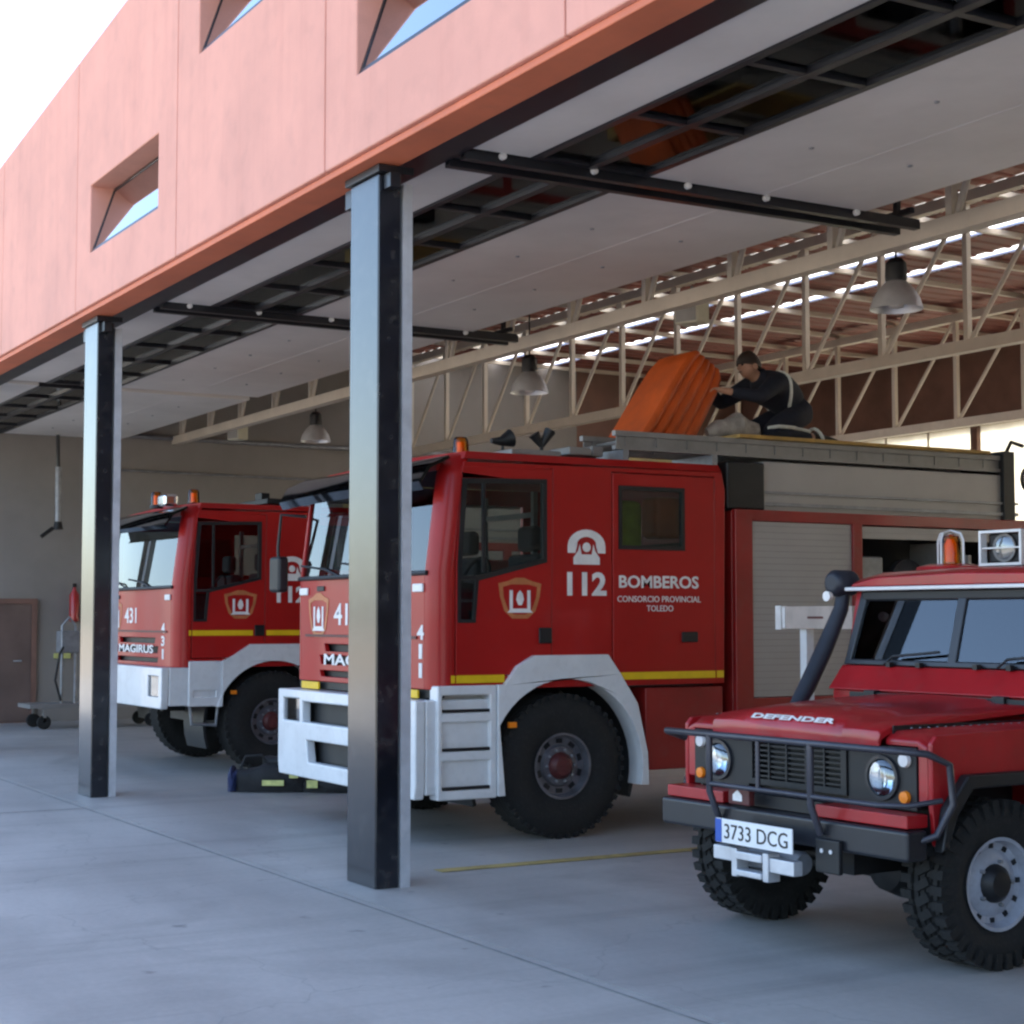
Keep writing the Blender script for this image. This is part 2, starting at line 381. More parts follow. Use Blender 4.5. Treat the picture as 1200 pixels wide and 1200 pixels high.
# ------------------------------------------------------------------ overhead doors
def overhead_door(x0, x1, label):
    """sectional door run back under the roof: local origin at its front left"""
    t = thing('overhead_door', label, 'garage door', (x0, 0, 0), 0, 'raised garage doors under the roof')
    W = x1 - x0; z = 4.45
    p = MB().box(0, W, 4.83, 5.245, z, z + .045); p.build('door_section', 'door_panel', t, bevel=.006)
    f = MB()
    f.box(0, W, 5.25, 5.30, z - .01, z + .05).box(0, W, 6.07, 6.12, z - .01, z + .05).box(0, W, 5.655, 5.715, z - .012, z + .05)
    n = int(round(W / 1.12)); st_ = W / n
    for k in range(n + 1):
        xx = min(max(k * st_, .03), W - .03); f.box(xx - .025, xx + .025, 5.302, 5.653, z - .008, z + .048); f.box(xx - .025, xx + .025, 5.717, 6.068, z - .008, z + .048)
    f.build('window_frame', 'dark_steel', t)
    MB().box(.03, W - .03, 5.30, 5.655, z + .015, z + .019).box(.03, W - .03, 5.715, 6.07, z + .015, z + .019).build('window_pane', 'door_glass', t)
    for a, b in ((6.125, 7.05), (7.054, 7.98)):
        MB().box(0, W, a, b, z, z + .045).build('door_section', 'door_panel', t, bevel=.004)
    b = MB()
    for k in range(1, n):
        for yy in (6.6, 7.4): b.lathe([(-.008, .014), (0, .018)], (k * st_, yy, z - .002), 'z', 8)
    b.build('bolt', 'steel_grey', t)
    return t
overhead_door(-8.82, -3.55, 'raised pale garage door over the off-road car, nearest bay')
overhead_door(-14.54, -9.14, 'raised pale garage door over the fire engine numbered 411')
overhead_door(-20.3, -14.86, 'raised pale garage door over the fire engine numbered 431')
overhead_door(-26.2, -20.6, 'raised pale garage door of the empty bay by the end wall')

def door_track(x, label):
    t = thing('door_track', label, 'door track', (x, 0, .035), 0, 'dark overhead tracks with rollers between the garage doors')
    m = MB()
    for s in (-.10, .10):
        m.box(s - .03, s + .03, 4.80, 8.52, 4.36, 4.372); m.box(s - .03, s - .022, 4.80, 8.52, 4.372, 4.43); m.box(s + .022, s + .03, 4.80, 8.52, 4.372, 4.43)
    m.box(-.03, .03, 4.80, 8.56, 4.40, 4.46)
    m.build('rail', 'dark_steel', t)
    for yy in (5.6, 7.0, 8.4): MB().box(-.16, .16, yy, yy + .04, 4.462, 4.50).box(-.02, .02, yy, yy + .04, 4.50, 6.2).build('hanger', 'dark_steel', t)
    for s in (-.135, .135):
        for yy in (5.05, 5.72, 6.45, 7.1, 7.9):
            MB().lathe([(-.018, .012), (-.014, .023), (.014, .023), (.018, .012)], (s + (.02 if s > 0 else -.02), yy, 4.40), 'x', 12).build('roller', 'white_paint', t)
    return t
door_track(-8.98, 'dark overhead door track with bright rollers, right of the nearer column')
door_track(-14.7, 'dark overhead door track with bright rollers, right of the farther column')

# ------------------------------------------------------------------ roof and trusses
XL, XR = -26.4, 1.9
def zroof(y): return 6.32 - .004 * (y - 4.5)
rows = [(13.4, 13.85), (14.8, 15.08), (15.9, 16.15)]
edges = [4.54] + [e for r in rows for e in r] + [21.2]
rf = MB()
for i in range(0, len(edges), 2):
    a, b = edges[i], edges[i + 1]
    rf.add([(XL - .3, a, zroof(a)), (XR, a, zroof(a)), (XR, b, zroof(b)), (XL - .3, b, zroof(b)),
            (XL - .3, a, zroof(a) + .12), (XR, a, zroof(a) + .12), (XR, b, zroof(b) + .12), (XL - .3, b, zroof(b) + .12)],
           [(0, 3, 2, 1), (4, 5, 6, 7), (0, 1, 5, 4), (1, 2, 6, 5), (2, 3, 7, 6), (3, 0, 4, 7)])
rib = MB()
x = XL
rf.build('roof_deck', 'deck_red', smooth=False)['kind'] = 'structure'
bpy.data.objects['roof_deck']['label'] = 'dark red corrugated roof deck over the garage'
while x < XR - .3:   # deck corrugation ribs, running with the slope
    for i in range(0, len(edges), 2):
        a, b = edges[i], edges[i + 1]
        rib.add([(x, a, zroof(a) - .001), (x + .11, a, zroof(a) - .001), (x + .08, a, zroof(a) - .022), (x + .03, a, zroof(a) - .022),
                 (x, b, zroof(b) - .001), (x + .11, b, zroof(b) - .001), (x + .08, b, zroof(b) - .022), (x + .03, b, zroof(b) - .022)],
                [(0, 1, 5, 4), (1, 2, 6, 5), (2, 3, 7, 6), (3, 0, 4, 7)])
    x += .3
st('roof_ribs', rib, 'deck_red')
for a, b in rows:
    tag(MB().add([(XL, a - .05, zroof(a) - .004), (XR, a - .05, zroof(a) - .004), (XR, b + .05, zroof(b) - .004), (XL, b + .05, zroof(b) - .004)], [(0, 1, 2, 3)]).build('skylight_strip', 'skylight_sheet', smooth=False),
        {13.4: 'bright skylight strip, the frontmost and widest in the roof', 14.8: 'bright skylight strip, second from the front in the roof', 15.9: 'bright skylight strip, rearmost in the roof'}[a], 'skylight', 'bright skylight strips in the roof')
XV = [-26.1 + 1.318 * k for k in range(22)]
pu = MB()
for x in XV:
    a, b = 4.6, 21
    pu.add([(x - .03, a, zroof(a) - .11), (x + .03, a, zroof(a) - .11), (x + .03, a, zroof(a) - .045), (x - .03, a, zroof(a) - .045),
            (x - .03, b, zroof(b) - .11), (x + .03, b, zroof(b) - .11), (x + .03, b, zroof(b) - .045), (x - .03, b, zroof(b) - .045)],
           [(0, 3, 2, 1), (4, 5, 6, 7), (0, 1, 5, 4), (1, 2, 6, 5), (2, 3, 7, 6), (3, 0, 4, 7)])
st('roof_purlins', pu, 'cream_steel')

def truss(y, label, warren=False):
    t = thing('roof_truss', label, 'roof truss', (0, y, 0), 0, 'cream steel lattice trusses under the roof')
    zt = zroof(y) - .13; zb = 4.43
    MB().box(XL + .02, XR, -.07, .07, zb, zb + .13).build('bottom_chord', 'cream_steel', t, bevel=.006)
    MB().box(XL + .02, XR, -.06, .06, zt - .12, zt).build('top_chord', 'cream_steel', t, bevel=.006)
    for i, x in enumerate(XV):
        MB().box(x - .032, x + .032, -.032, .032, zb + .13, zt - .12).build('web_post', 'cream_steel', t)
        if i + 1 < len(XV):
            a, b = (x + .06, XV[i + 1] - .06)
            if warren: b = x + .66 ; 
            MB().tube([(a, 0, zb + .135), (b, 0, zt - .125)], .027, 8).build('diagonal', 'cream_steel', t)
    return t
truss(8.95, 'cream lattice truss over the door ends, its bottom chord nearest to the forecourt', True)
truss(13.1, 'cream lattice truss in the middle of the roof, behind the crouching person')
truss(18.2, 'cream lattice truss farthest back, low above the ladder')

# ------------------------------------------------------------------ walls
ew = MB().box(XL - .3, XL, 4.5, 16.7, -.02, 6.3).build('end_wall', 'wall_plaster', smooth=False)
tag(ew, 'plain grey beige end wall of the garage with a brown door', 'wall', kind='structure')
o = MB().box(XL - .3, XL, 16.704, 21, 0, 6.25).build('end_wall_rear', 'brown_wall', smooth=False); tag(o, 'dark brown rear piece of the end wall behind the leaning orange board', 'wall', kind='structure')
bw = MB().plate([(XL, 0), (XR, 0), (XR, 6.25), (XL, 6.25)], [[(-24.5 + k * 4.35, 1.2), (-20.3 + k * 4.35, 1.2), (-20.3 + k * 4.35, 4.8), (-24.5 + k * 4.35, 4.8)] for k in range(6)], 20.6, 20.8,
                lambda u, v, t: (u, t, v)).build('back_wall', 'brown_wall', smooth=False)
tag(bw, 'back wall of the garage, dark above a bright glazed band', 'wall', kind='structure')
for k in range(6):
    x0 = -24.5 + k * 4.35
    wn = MB().box(x0, x0 + 4.2, 20.68, 20.70, 1.2, 4.8).build('back_window', 'rear_sheet', smooth=False)
    tag(wn, 'bright translucent glazing of the back wall', 'window', 'bright translucent windows in the back wall')
    f = MB()
    for q in range(1, 4): f.box(x0 + q * 1.05 - .02, x0 + q * 1.05 + .02, 20.66, 20.679, 1.2, 4.8)
    f.box(x0, x0 + 4.2, 20.655, 20.675, 2.75, 2.79)
    f.build('window_frame', 'cream_steel', wn)
dr = thing('steel_door', 'brown steel door at the left end of the end wall', 'door', (XL, 0, 0))
MB().box(.003, .05, 4.9, 6.66, .02, 1.83).build('leaf', 'brown_door', dr, bevel=.006)
MB().plate([(4.82, 0), (6.74, 0), (6.74, 1.91), (4.82, 1.91)], [[(4.9, .015), (6.66, .015), (6.66, 1.83), (4.9, 1.83)]], .002, .07, lambda u, v, t: (t, u, v)).build('door_frame', 'brown_wall', dr)
MB().tube([(.05, 6.5, .95), (.10, 6.5, .95), (.10, 6.38, .95)], .012).build('handle', 'aluminium', dr)
# exhaust extraction drop
ex = thing('exhaust_hose', 'grey extraction pipe hanging along the end wall from a long horizontal duct', 'pipe', (XL, 0, 0))
MB().box(.35, .40, 4.6, 7.0, 4.70, 4.78).box(.32, .43, 6.86, 7.0, 4.66, 4.82).build('duct_rail', 'steel_grey', ex)
MB().tube([(.37, 6.93, 4.7), (.37, 6.94, 4.1), (.37, 6.95, 3.9)], .03).build('hose', 'dark_steel', ex)
MB().tube([(.37, 6.95, 3.95), (.37, 6.96, 3.1)], .055).build('pipe', 'steel_grey', ex)
MB().tube([(.37, 6.96, 3.1), (.37, 6.96, 2.98)], [.055, .08]).tube([(.37, 6.88, 3.0), (.37, 6.7, 2.86)], .03).build('nozzle', 'black_plastic', ex)
cd = MB().tube([(XL + .05, 4.6, 4.55), (XL + .05, 16.0, 4.5)], .035).tube([(XL + .04, 7.6, 3.98), (XL + .04, 14, 3.94)], .018)
tag(cd.build('conduit', 'steel_grey'), 'thin dark conduit running level along the end wall', 'conduit')
wl = MB().box(-26.39, -26.25, 11.0, 11.5, 3.66, 3.75)
tag(wl.build('wall_lamp', 'reflector', bevel=.01), 'small pale wall lamp above the truck numbered 431', 'lamp')

rw = MB().box(XR, XR + .3, 4.5, 21, 0, 6.3).build('sky_block_wall', 'wall_plaster', smooth=False); tag(rw, 'plain unseen wall added at the right to block side sky light', 'wall', kind='structure')  # out of view, added to keep side sky light off the truck
# hanging bay lamps
def bay_lamp(x, label):
    t = thing('bay_lamp', label, 'lamp', (x, 9.5, 4.13), 0, 'hanging aluminium bay lamps')
    MB().lathe([(-.02, .215), (0, .21), (.07, .19), (.15, .14), (.2, .09), (.21, .08), (.2, .07), (.15, .125), (.07, .175), (.0, .195)], (0, 0, 0), 'z', 28, cap=False).build('shade', 'aluminium', t)
    MB().lathe([(-.01, .03), (.0, .06), (.10, .07), (.17, .04)], (0, 0, 0), 'z', 14).build('bulb', 'white_mark', t)
    MB().lathe([(.212, .085), (.25, .09), (.36, .085), (.40, .05)], (0, 0, 0), 'z', 16).build('ballast_housing', 'black_plastic', t)
    MB().tube([(0, 0, .40), (0, 0, 1.55)], .01, 6).build('cable', 'black_plastic', t)
bay_lamp(-10.15, 'round aluminium bay lamp hanging top right, in front of the dark red roof')
bay_lamp(-16.0, 'round aluminium bay lamp hanging by the skylights, right of the nearer column')
bay_lamp(-21.95, 'round aluminium bay lamp hanging left of the nearer column')
for x, lb in ((-24.0, 'small pale box under the beam, left of the nearer column'), (-12.4, 'pale greenish box under the beam, above the person')):
    t = thing('speaker_box', lb, 'speaker', (x, 9.03, 4.30), R(20), 'pale speaker boxes under the front beam')
    MB().box(-.13, .13, 0, .2, 0, .24).build('cabinet', 'pale_box', t, bevel=.02)
    MB().box(-.11, .11, -.006, -.001, .02, .22).build('grille', 'alu_dull', t)
    MB().tube([(0, .1, .24), (0, .1, .36)], .015).build('bracket', 'steel_grey', t)

# ------------------------------------------------------------------ wheels
def wheel(parent, c, r, wd, s=1, rimr=None, mat_rim='rim_grey', blocks=False, hubm='hub_red', bolts=10, dish='truck', name='wheel'):
    """wheel at local centre c, axis x; s=+1 outer face towards +x"""
    rimr = rimr or r * .55
    w_ = bpy.data.objects.new(name, None); COL.objects.link(w_); w_.parent = parent; w_.location = c; w_.empty_display_size = .1
    h = wd / 2
    t = MB()
    pr = [(-h * .80, rimr), (-h, rimr + (r - rimr) * .30), (-h, rimr + (r - rimr) * .62), (-h * .86, r * .965), (-h * .8, r)]
    k = 5
    g = []
    for i in range(k):
        a = -h * .78 + i * (1.56 * h / k); b = a + 1.56 * h / k
        g += [(a, r), (b - .012, r), (b - .010, r - .016), (b - .001, r - .016)]
    pr = pr + g + [(h * .8, r), (h * .86, r * .965), (h, rimr + (r - rimr) * .62), (h, rimr + (r - rimr) * .30), (h * .80, rimr), (h * .80, rimr * .93), (-h * .80, rimr * .93)]
    t.lathe(pr, (0, 0, 0), 'x', 48)
    if blocks:
        n = 34
        for q in range(n):
            for sd_, off in ((-1, 0), (1, .5)):
                an = (q + off) * 2 * PI / n
                m_ = Matrix.Rotation(an, 4, 'X')
                t.box(sd_ * h * .50, sd_ * h * 1.02, -.021, .021, r - .012, r + .016, m_)
                t.box(sd_ * h * .93, sd_ * h * 1.03, -.018, .018, r - .06, r - .004, m_)
            an = (q + .25) * 2 * PI / n
            t.box(-h * .36, h * .36, -.020, .020, r - .012, r + .014, Matrix.Rotation(an, 4, 'X') @ Matrix.Rotation(.5, 4, 'Z'))
    else:
        n = 44
        for q in range(n):
            for sd_ in (-1, 1): t.box(sd_ * h * .72, sd_ * h * .99, -.017, .017, r - .03, r + .003, Matrix.Rotation((q + .5 * (sd_ > 0)) * 2 * PI / n, 4, 'X'))
    t.build('tyre', 'rubber', w_)
    rm = MB()
    if dish == 'truck':
        rm.lathe([(s * h * .78, rimr * .925), (s * h * .92, rimr * .97), (s * h * .92, rimr * .90), (s * h * .55, rimr * .84), (s * h * .5, rimr * .62), (s * h * .62, rimr * .56), (s * h * .66, rimr * .34), (s * h * .3, rimr * .3)], (0, 0, 0), 'x', 40, cap=False)
    else:
        rm.lathe([(s * h * .78, rimr * .925), (s * h * .90, rimr * .975), (s * h * .88, rimr * .90), (s * h * .48, rimr * .84), (s * h * .42, rimr * .70), (s * h * .60, rimr * .52), (s * h * .60, rimr * .34), (s * h * .3, rimr * .3)], (0, 0, 0), 'x', 40, cap=False)
    rm.build('rim', mat_rim, w_)
    ho = MB()
    nh = 10 if dish == 'truck' else 12
    for q in range(nh):
        m_ = Matrix.Rotation(q * 2 * PI / nh, 4, 'X')
        if dish == 'truck': ho.xf(Matrix.Identity(4)); ho.box(s * h * .50, s * h * .56, -.026, .026, rimr * .66, rimr * .79, m_)
        else:
            ho.box(s * h * .425, s * h * .50, -.012, .012, rimr * .72, rimr * .82, m_)
    ho.build('vent_holes', 'black_plastic', w_)
    hb = MB().lathe([(s * h * .5, rimr * .42), (s * h * .78, rimr * .38), (s * h * .98, rimr * .26), (s * h * 1.0, rimr * .1)], (0, 0, 0), 'x', 20)
    hb.build('hub', hubm, w_)
    bo = MB()
    for q in range(bolts):
        a = q * 2 * PI / bolts; rr = rimr * .47
        bo.lathe([(s * h * .58, rimr * .045), (s * h * .76, rimr * .045), (s * h * .78, rimr * .03)], (0, rr * math.cos(a), rr * math.sin(a)), 'x', 6)
    bo.build('wheel_nuts', 'steel_grey', w_)
    return w_

# ------------------------------------------------------------------ emblem shared by the cabs (a shield-like badge)
def crest(parent, fn, w_, h_, m_out='emblem_gold'):
    e = MB()
    def P(pts): return [(a * w_, b * h_) for a, b in pts]
    e.plate(P([(-.5, .36), (-.28, .42), (-.1, .5), (.1, .5), (.28, .42), (.5, .36), (.46, .05), (.36, -.3), (.18, -.48), (-.18, -.48), (-.36, -.3), (-.46, .05)]),
            [P([(-.40, .28), (-.2, .34), (.2, .34), (.40, .28), (.38, .03), (.28, -.26), (.14, -.38), (-.14, -.38), (-.28, -.26), (-.38, .03)])], 0, .003, fn)
    o = e.build('emblem', m_out, parent, smooth=False)
    i = MB()
    i.plate(P([(-.24, .20), (-.17, .20), (-.17, -.24), (.17, -.24), (.17, .20), (.24, .20), (.24, -.27), (.30, -.34), (-.30, -.34), (-.24, -.27)]), [], .0005, .004, fn)
    i.plate(P([(-.06, .12), (0, .2), (.06, .12), (.09, -.02), (.04, -.16), (-.04, -.16), (-.09, -.02)]), [], .0005, .004, fn)
    i.build('emblem_pillars', 'white_mark', o, smooth=False)

# ------------------------------------------------------------------ fire engines
def truck(kind, loc, label):
    T = thing('fire_engine', label, 'fire engine', loc)
    W = 2.50
    sidef = lambda u, v, t: (t, u, v)              # u = y, v = z, t = x (outwards +)
    frontf = lambda u, v, t: (u, -t, v)
    # --- cab shell
    def y0(z):     # front face rake
        return .0 if z < 1.93 else (z - 1.93) * .125
    cab = MB()
    crn = []
    cr = .14
    for z in (1.10, 1.5, 1.93, 2.3, 2.62, 2.72, 2.78):
        yy = y0(z) + (0 if z < 2.7 else (.03 if z < 2.75 else .10)); ins = 0 if z < 2.7 else (.015 if z < 2.75 else .06)
        ring = []
        for k in range(7):
            a = k / 6 * PI / 2; ring.append((-cr + cr * math.cos(a) - ins, yy + cr - cr * math.sin(a), z))
        for k in range(6, -1, -1):
            a = k / 6 * PI / 2; ring.append((-cr + (cr - .05) * math.cos(a) - ins, yy + cr - (cr - .05) * math.sin(a), z))
        crn.append(ring)
    cab.rings(crn); cab.rings([[(-W - p[0], p[1], p[2]) for p in r_] for r_ in crn])
    d1 = [(.17, 1.19), (.97, 1.19), (.985, 2.70), (.22, 2.69), (.17, 2.0)]
    d2 = [(1.50, 1.19), (2.46, 1.19), (2.46, 2.70), (1.50, 2.70)]
    outer = [(cr, 1.10), (2.54, 1.10), (2.56, 2.60), (2.53, 2.74), (cr + .10, 2.72), (cr + .086, 2.62), (cr, 1.93)]
    cab.plate(outer, [d1, d2], -.05, 0, sidef)
    w1f = [(.185, 2.60), (.94, 2.60), (.94, 2.0), (.36, 1.87), (.33, 1.57), (.125, 1.57)]
    cab.plate(outer, [[(.2, 2.6), (.94, 2.62), (.94, 2.0), (.36, 1.87), (.2, 1.87)], [(1.56, 2.12), (2.17, 2.12), (2.17, 2.60), (1.56, 2.60)]], -W, -W + .05, sidef)
    # roof, back, floor, lower front
    roof = [[(-.0, cr + .10, 2.742), (-.04, cr + .14, 2.80), (-W / 2, cr + .14, 2.83), (-W + .04, cr + .14, 2.80), (-W, cr + .10, 2.742)],
            [(-.0, 2.53, 2.742), (-.04, 2.53, 2.80), (-W / 2, 2.53, 2.84), (-W + .04, 2.53, 2.80), (-W, 2.53, 2.742)]]
    cab.rings([[(p[0], p[1], p[2]) for p in roof[0]] , roof[1]])
    cab.box(-W + .06, -.06, 2.48, 2.53, 1.12, 2.74)
    cab.box(-W + .055, -.055, .16, 2.5, 1.12, 1.17)
    cab.build('cab', 'red_paint', T, bevel=.010)
    # front panel with grille slots
    fr = MB(); hs = []
    slots = [(-1.86, -.66, 1.34, 1.40), (-1.95, -.56, 1.24, 1.31), (-1.95, -.56, 1.14, 1.19)]
    for a, b, c_, e_ in slots: hs.append([(a, c_), (b, c_), (b + .03, e_), (a - .03, e_)])
    fr.plate([(-W + cr, 1.10), (-cr, 1.10), (-cr, 1.915), (-W + cr, 1.915)], hs, -.04, 0, frontf)
    fr.box(-W + cr, -cr, .09, .13, 2.66, 2.73)
    fr.build('front_panel', 'red_paint', T, bevel=.006)
    MB().box(-W + .3, -.3, .06, .09, 1.12, 1.42).build('grille_backing', 'black_plastic', T)
    MB().box(-W + .25, -.25, -.012, .02, 1.455, 1.475).build('front_trim', 'hub_red', T)
    ys = .0
    # windscreen
    ws = [(-W + cr * .7, y0(1.93) + .02, 1.925), (-cr * .7, y0(1.93) + .02, 1.925), (-cr * .7, y0(2.66) + .02, 2.66), (-W + cr * .7, y0(2.66) + .02, 2.66)]
    mid = [(-W / 2, -.035, 1.925), (-W / 2, .056, 2.66)]
    rg = []
    for z in (1.925, 2.29, 2.66):
        rg.append([(-cr * .75 - (W - 1.5 * cr) * k / 12, y0(z) + .022 - .045 * math.sin(PI * k / 12), z) for k in range(13)])
    MB().rings(rg, cap=False, closed=False).build('windscreen', 'windshield', T)
    MB().tube([(-W + .1, y0(1.93) + .0, 1.925), (-W / 2, -.04, 1.925), (-.1, y0(1.93) + .0, 1.925)], .018, 8).build('windscreen_seal', 'black_plastic', T)
    for xx in (-.75, -1.55): MB().tube([(xx, -.03, 1.93), (xx - .25, -.035, 1.99), (xx - .75, -.025, 2.03)], .010, 6).build('wiper', 'black_plastic', T)
    # sun visor
    rg = []
    for k in range(13):
        xx = .03 - (W + .06) * k / 12; bl = .10 * math.sin(PI * k / 12)
        rg.append([(xx, -.10 - bl, 2.50 if kind == 1 else 2.52), (xx, -.135 - bl, 2.56), (xx, -.06 - bl * .6, 2.68), (xx, .10, 2.755), (xx, .115, 2.735), (xx, -.04 - bl * .6, 2.66), (xx, -.12 - bl, 2.55)])
    MB().rings(rg).build('sun_visor', 'visor_dark', T)
    # interior
    it = MB(); it.box(-W + .1, -.1, .12, .5, 1.2, 1.86); it.box(-W + .1, -.1, .5, .62, 1.2, 1.7)
    it.build('dashboard', 'seat_cloth', T, bevel=.03)
    for xx in (-.75, -1.75):
        s_ = MB().box(xx - .25, xx + .25, .72, 1.2, 1.3, 1.5).box(xx - .24, xx + .24, 1.16, 1.30, 1.5, 2.1).box(xx - .13, xx + .13, 1.18, 1.28, 2.12, 2.32)
        s_.build('seat', 'seat_cloth', T, bevel=.04)
    MB().box(-W + .15, -.15, 2.0, 2.35, 1.2, 1.65).box(-W + .15, -.15, 2.33, 2.44, 1.65, 2.2).build('rear_bench', 'seat_cloth', T, bevel=.04)
    MB().box(-.36, -.10, 1.64, 1.86, 1.75, 2.50).build('hanging_jacket', 'hivis', T, bevel=.05)
    MB().box(-.34, -.10, 1.98, 2.24, 2.22, 2.54).build('hanging_coat', 'orange_fabric', T, bevel=.05)
    MB().box(-.9, -.86, 1.33, 1.37, 1.2, 2.6).box(-1.7, -1.66, 1.33, 1.37, 1.2, 2.6).box(-1.7, -.86, 1.33, 1.37, 2.40, 2.44).build('rack_frame', 'seat_pale', T)
    ring = [(-.62 + .21 * math.cos(a) , .66 + .07 * math.sin(a), 1.86 + .2 * math.sin(a)) for a in [k * 2 * PI / 20 for k in range(21)]]
    MB().tube(ring, .014, 8, cap=False).build('steering_wheel', 'black_plastic', T)
    # doors on the near side
    dw = [(.225, 2.60), (.93, 2.62), (.93, 2.01), (.36, 1.87), (.335, 1.57), (.19, 1.57), (.19, 2.0)]
    door = MB().plate([(.178, 1.197), (.962, 1.197), (.977, 2.693), (.228, 2.683), (.178, 2.0)], [dw], -.045, .004, sidef).build('door', 'red_paint', T, bevel=.006)
    gasket = [(.225, 2.60), (.93, 2.62), (.93, 2.01), (.36, 1.87), (.335, 1.57), (.19, 1.57), (.19, 2.0)]
    inner = [(.265, 2.565), (.895, 2.585), (.895, 2.035), (.385, 1.915), (.335, 1.905), (.225, 1.905), (.225, 2.0)]
    inner2 = [(.215, 1.875), (.335, 1.875), (.315, 1.595), (.215, 1.595)]
    MB().plate([(a, b) for a, b in gasket], [inner, inner2], -.03, .008, sidef).build('window_frame', 'black_plastic', door)
    MB().plate(inner, [], -.012, -.008, sidef).build('window_pane', 'side_glass', door)
    MB().plate(inner2, [], -.012, -.008, sidef).build('quarter_pane', 'side_glass', door)
    MB().box(-.011, .012, .39, .41, 1.93, 2.575).build('window_divider', 'black_plastic', door)
    MB().box(.004, .02, .855, .965, 1.42, 1.535).build('handle', 'black_plastic', door, bevel=.008)
    door2 = MB().plate([(1.508, 1.197), (2.452, 1.197), (2.452, 2.692), (1.508, 2.692)], [[(1.56, 2.12), (2.17, 2.12), (2.17, 2.60), (1.56, 2.60)]], -.045, .004, sidef).build('door', 'red_paint', T, bevel=.006)
    MB().plate([(1.56, 2.12), (2.17, 2.12), (2.17, 2.60), (1.56, 2.60)], [[(1.59, 2.15), (2.14, 2.15), (2.14, 2.57), (1.59, 2.57)]], -.03, .007, sidef).build('window_frame', 'black_plastic', door2)
    MB().box(-.012, -.008, 1.59, 2.14, 2.15, 2.57).build('window_pane', 'side_glass', door2)
    MB().box(.004, .02, 2.13, 2.28, 1.42, 1.50).build('handle', 'black_plastic', door2, bevel=.008)
    # markings on the side
    e1 = .0045
    m1 = lambda oy, oz: (lambda u, v, t: (e1 + t, oy + u, oz + v))
    crest(door, lambda u, v, t: (e1 + t, .70 + u, 1.745 + v), .36, .30)
    ph = MB()
    pf = lambda u, v, t: (.0006 + t, 1.275 + u, 2.0 + v)
    arc = [(.165 * math.cos(R(a)), .135 + .125 * math.sin(R(a))) for a in range(0, 181, 15)]
    ph.plate(arc + [(-.165, .085), (-.10, .085), (-.085, .135)] + [(.085 * math.cos(R(a)), .15 + .055 * math.sin(R(a))) for a in range(165, 14, -15)] + [(.085, .135), (.10, .085), (.165, .085)], [], 0, .003, pf)
    ph.plate([(-.115, .0), (.115, .0), (.115, .05), (.075, .10), (.06, .15), (.045, .075), (-.045, .075), (-.06, .15), (-.075, .10), (-.115, .05)], [], 0, .003, pf)
    ph.plate([(.036 * math.cos(R(a)), .128 + .036 * math.sin(R(a))) for a in range(0, 360, 30)], [], 0, .003, pf)
    ph.build('telephone_symbol', 'white_mark', T, smooth=False)
    text('number_lettering', '112', 'white_mark', T, lambda u, v, t: (.0006 + t, 1.105 + u, 1.77 + v), .345, .175, bold=.035)
    text('name_lettering', 'BOMBEROS', 'white_mark', door2, m1(1.56, 1.83), .735, .095, bold=.022)
    text('authority_lettering', 'CONSORCIO PROVINCIAL', 'white_mark', door2, m1(1.545, 1.725), .77, .046, bold=.005)
    text('town_lettering', 'TOLEDO', 'white_mark', door2, m1(1.81, 1.655), .245, .046, bold=.005)
    # stripe, broken at the doors' gaps
    zs = 1.145 if kind == 1 else 1.425
    sp = MB()
    segs = [(.02, .168), (.18, .96), (.99, 1.50), (1.51, 2.45), (2.465, 2.53)]
    if kind == 2: segs = [(.145, .168), (.18, .84), (.99, 1.50), (1.51, 2.45), (2.465, 2.53)]
    else: segs = [(.02 + .12, .168), (.18, .57), (1.44, 1.505), (1.515, 2.45), (2.465, 2.53)]
    for a, b in segs: MB().box(.0005, .0075, a, b, zs, zs + .055).build('side_stripe', 'yellow_mark', T, smooth=False)
    # front markings
    ff = lambda ox, oz: (lambda u, v, t: (ox + u, -.0006 - t, oz + v))
    crest(T, lambda u, v, t: (-2.0 + u, -.0006 - t, 1.625 + v), .40, .36)
    nm = '411' if kind == 1 else '431'
    text('front_number', nm, 'white_mark', T, ff(-1.70, 1.55), .42, .17, bold=.015)
    text('front_name', 'MAGIRUS', 'white_mark', T, lambda u, v, t: (-1.86 + u, -.012 - t, 1.235 + v), 1.2, .088, bold=.02)
    for k, ch in enumerate(nm):
        text('corner_number', ch, 'white_mark', T, ff((-.25 if kind == 1 else -.43) + (0 if ch != '1' else .03), 1.45 - k * .135), .105 if ch != '1' else .05, .105, bold=.03)
    MB().box(-2.36, -2.2, -.02, -.001, 1.79, 1.85).build('marker_lamp', 'white_mark', T, bevel=.008)
    MB().box(-.30, -.14, -.02, -.001, 1.79, 1.85).build('marker_lamp', 'white_mark', T, bevel=.008)
    MB().box(-2.02, -1.88, -.012, -.001, 1.82, 1.86).build('front_handle', 'black_plastic', T, bevel=.004)
    for xx in (-2.3, -.55): MB().box(xx, xx + .34, -.02, .0, 1.035, 1.095).build('indicator', 'yellow_mark', T, bevel=.006)
    MB().box(-W + .06, -.06, .03, .12, 1.04, 1.099).build('bumper_gap', 'black_plastic', T)
    # --- bumper
    z0, z1 = (.34, 1.03) if kind == 1 else (.68, 1.10)
    bp = MB(); hz = (z0 + .44, z0 + .62) if kind == 1 else (z0 + .12, z0 + .33)
    hl = [[(-.10, hz[0]), (-.44, hz[0]), (-.44, hz[1]), (-.10, hz[1])], [(-W + .44, hz[0]), (-W + .10, hz[0]), (-W + .10, hz[1]), (-W + .44, hz[1])]]
    holes = list(hl)
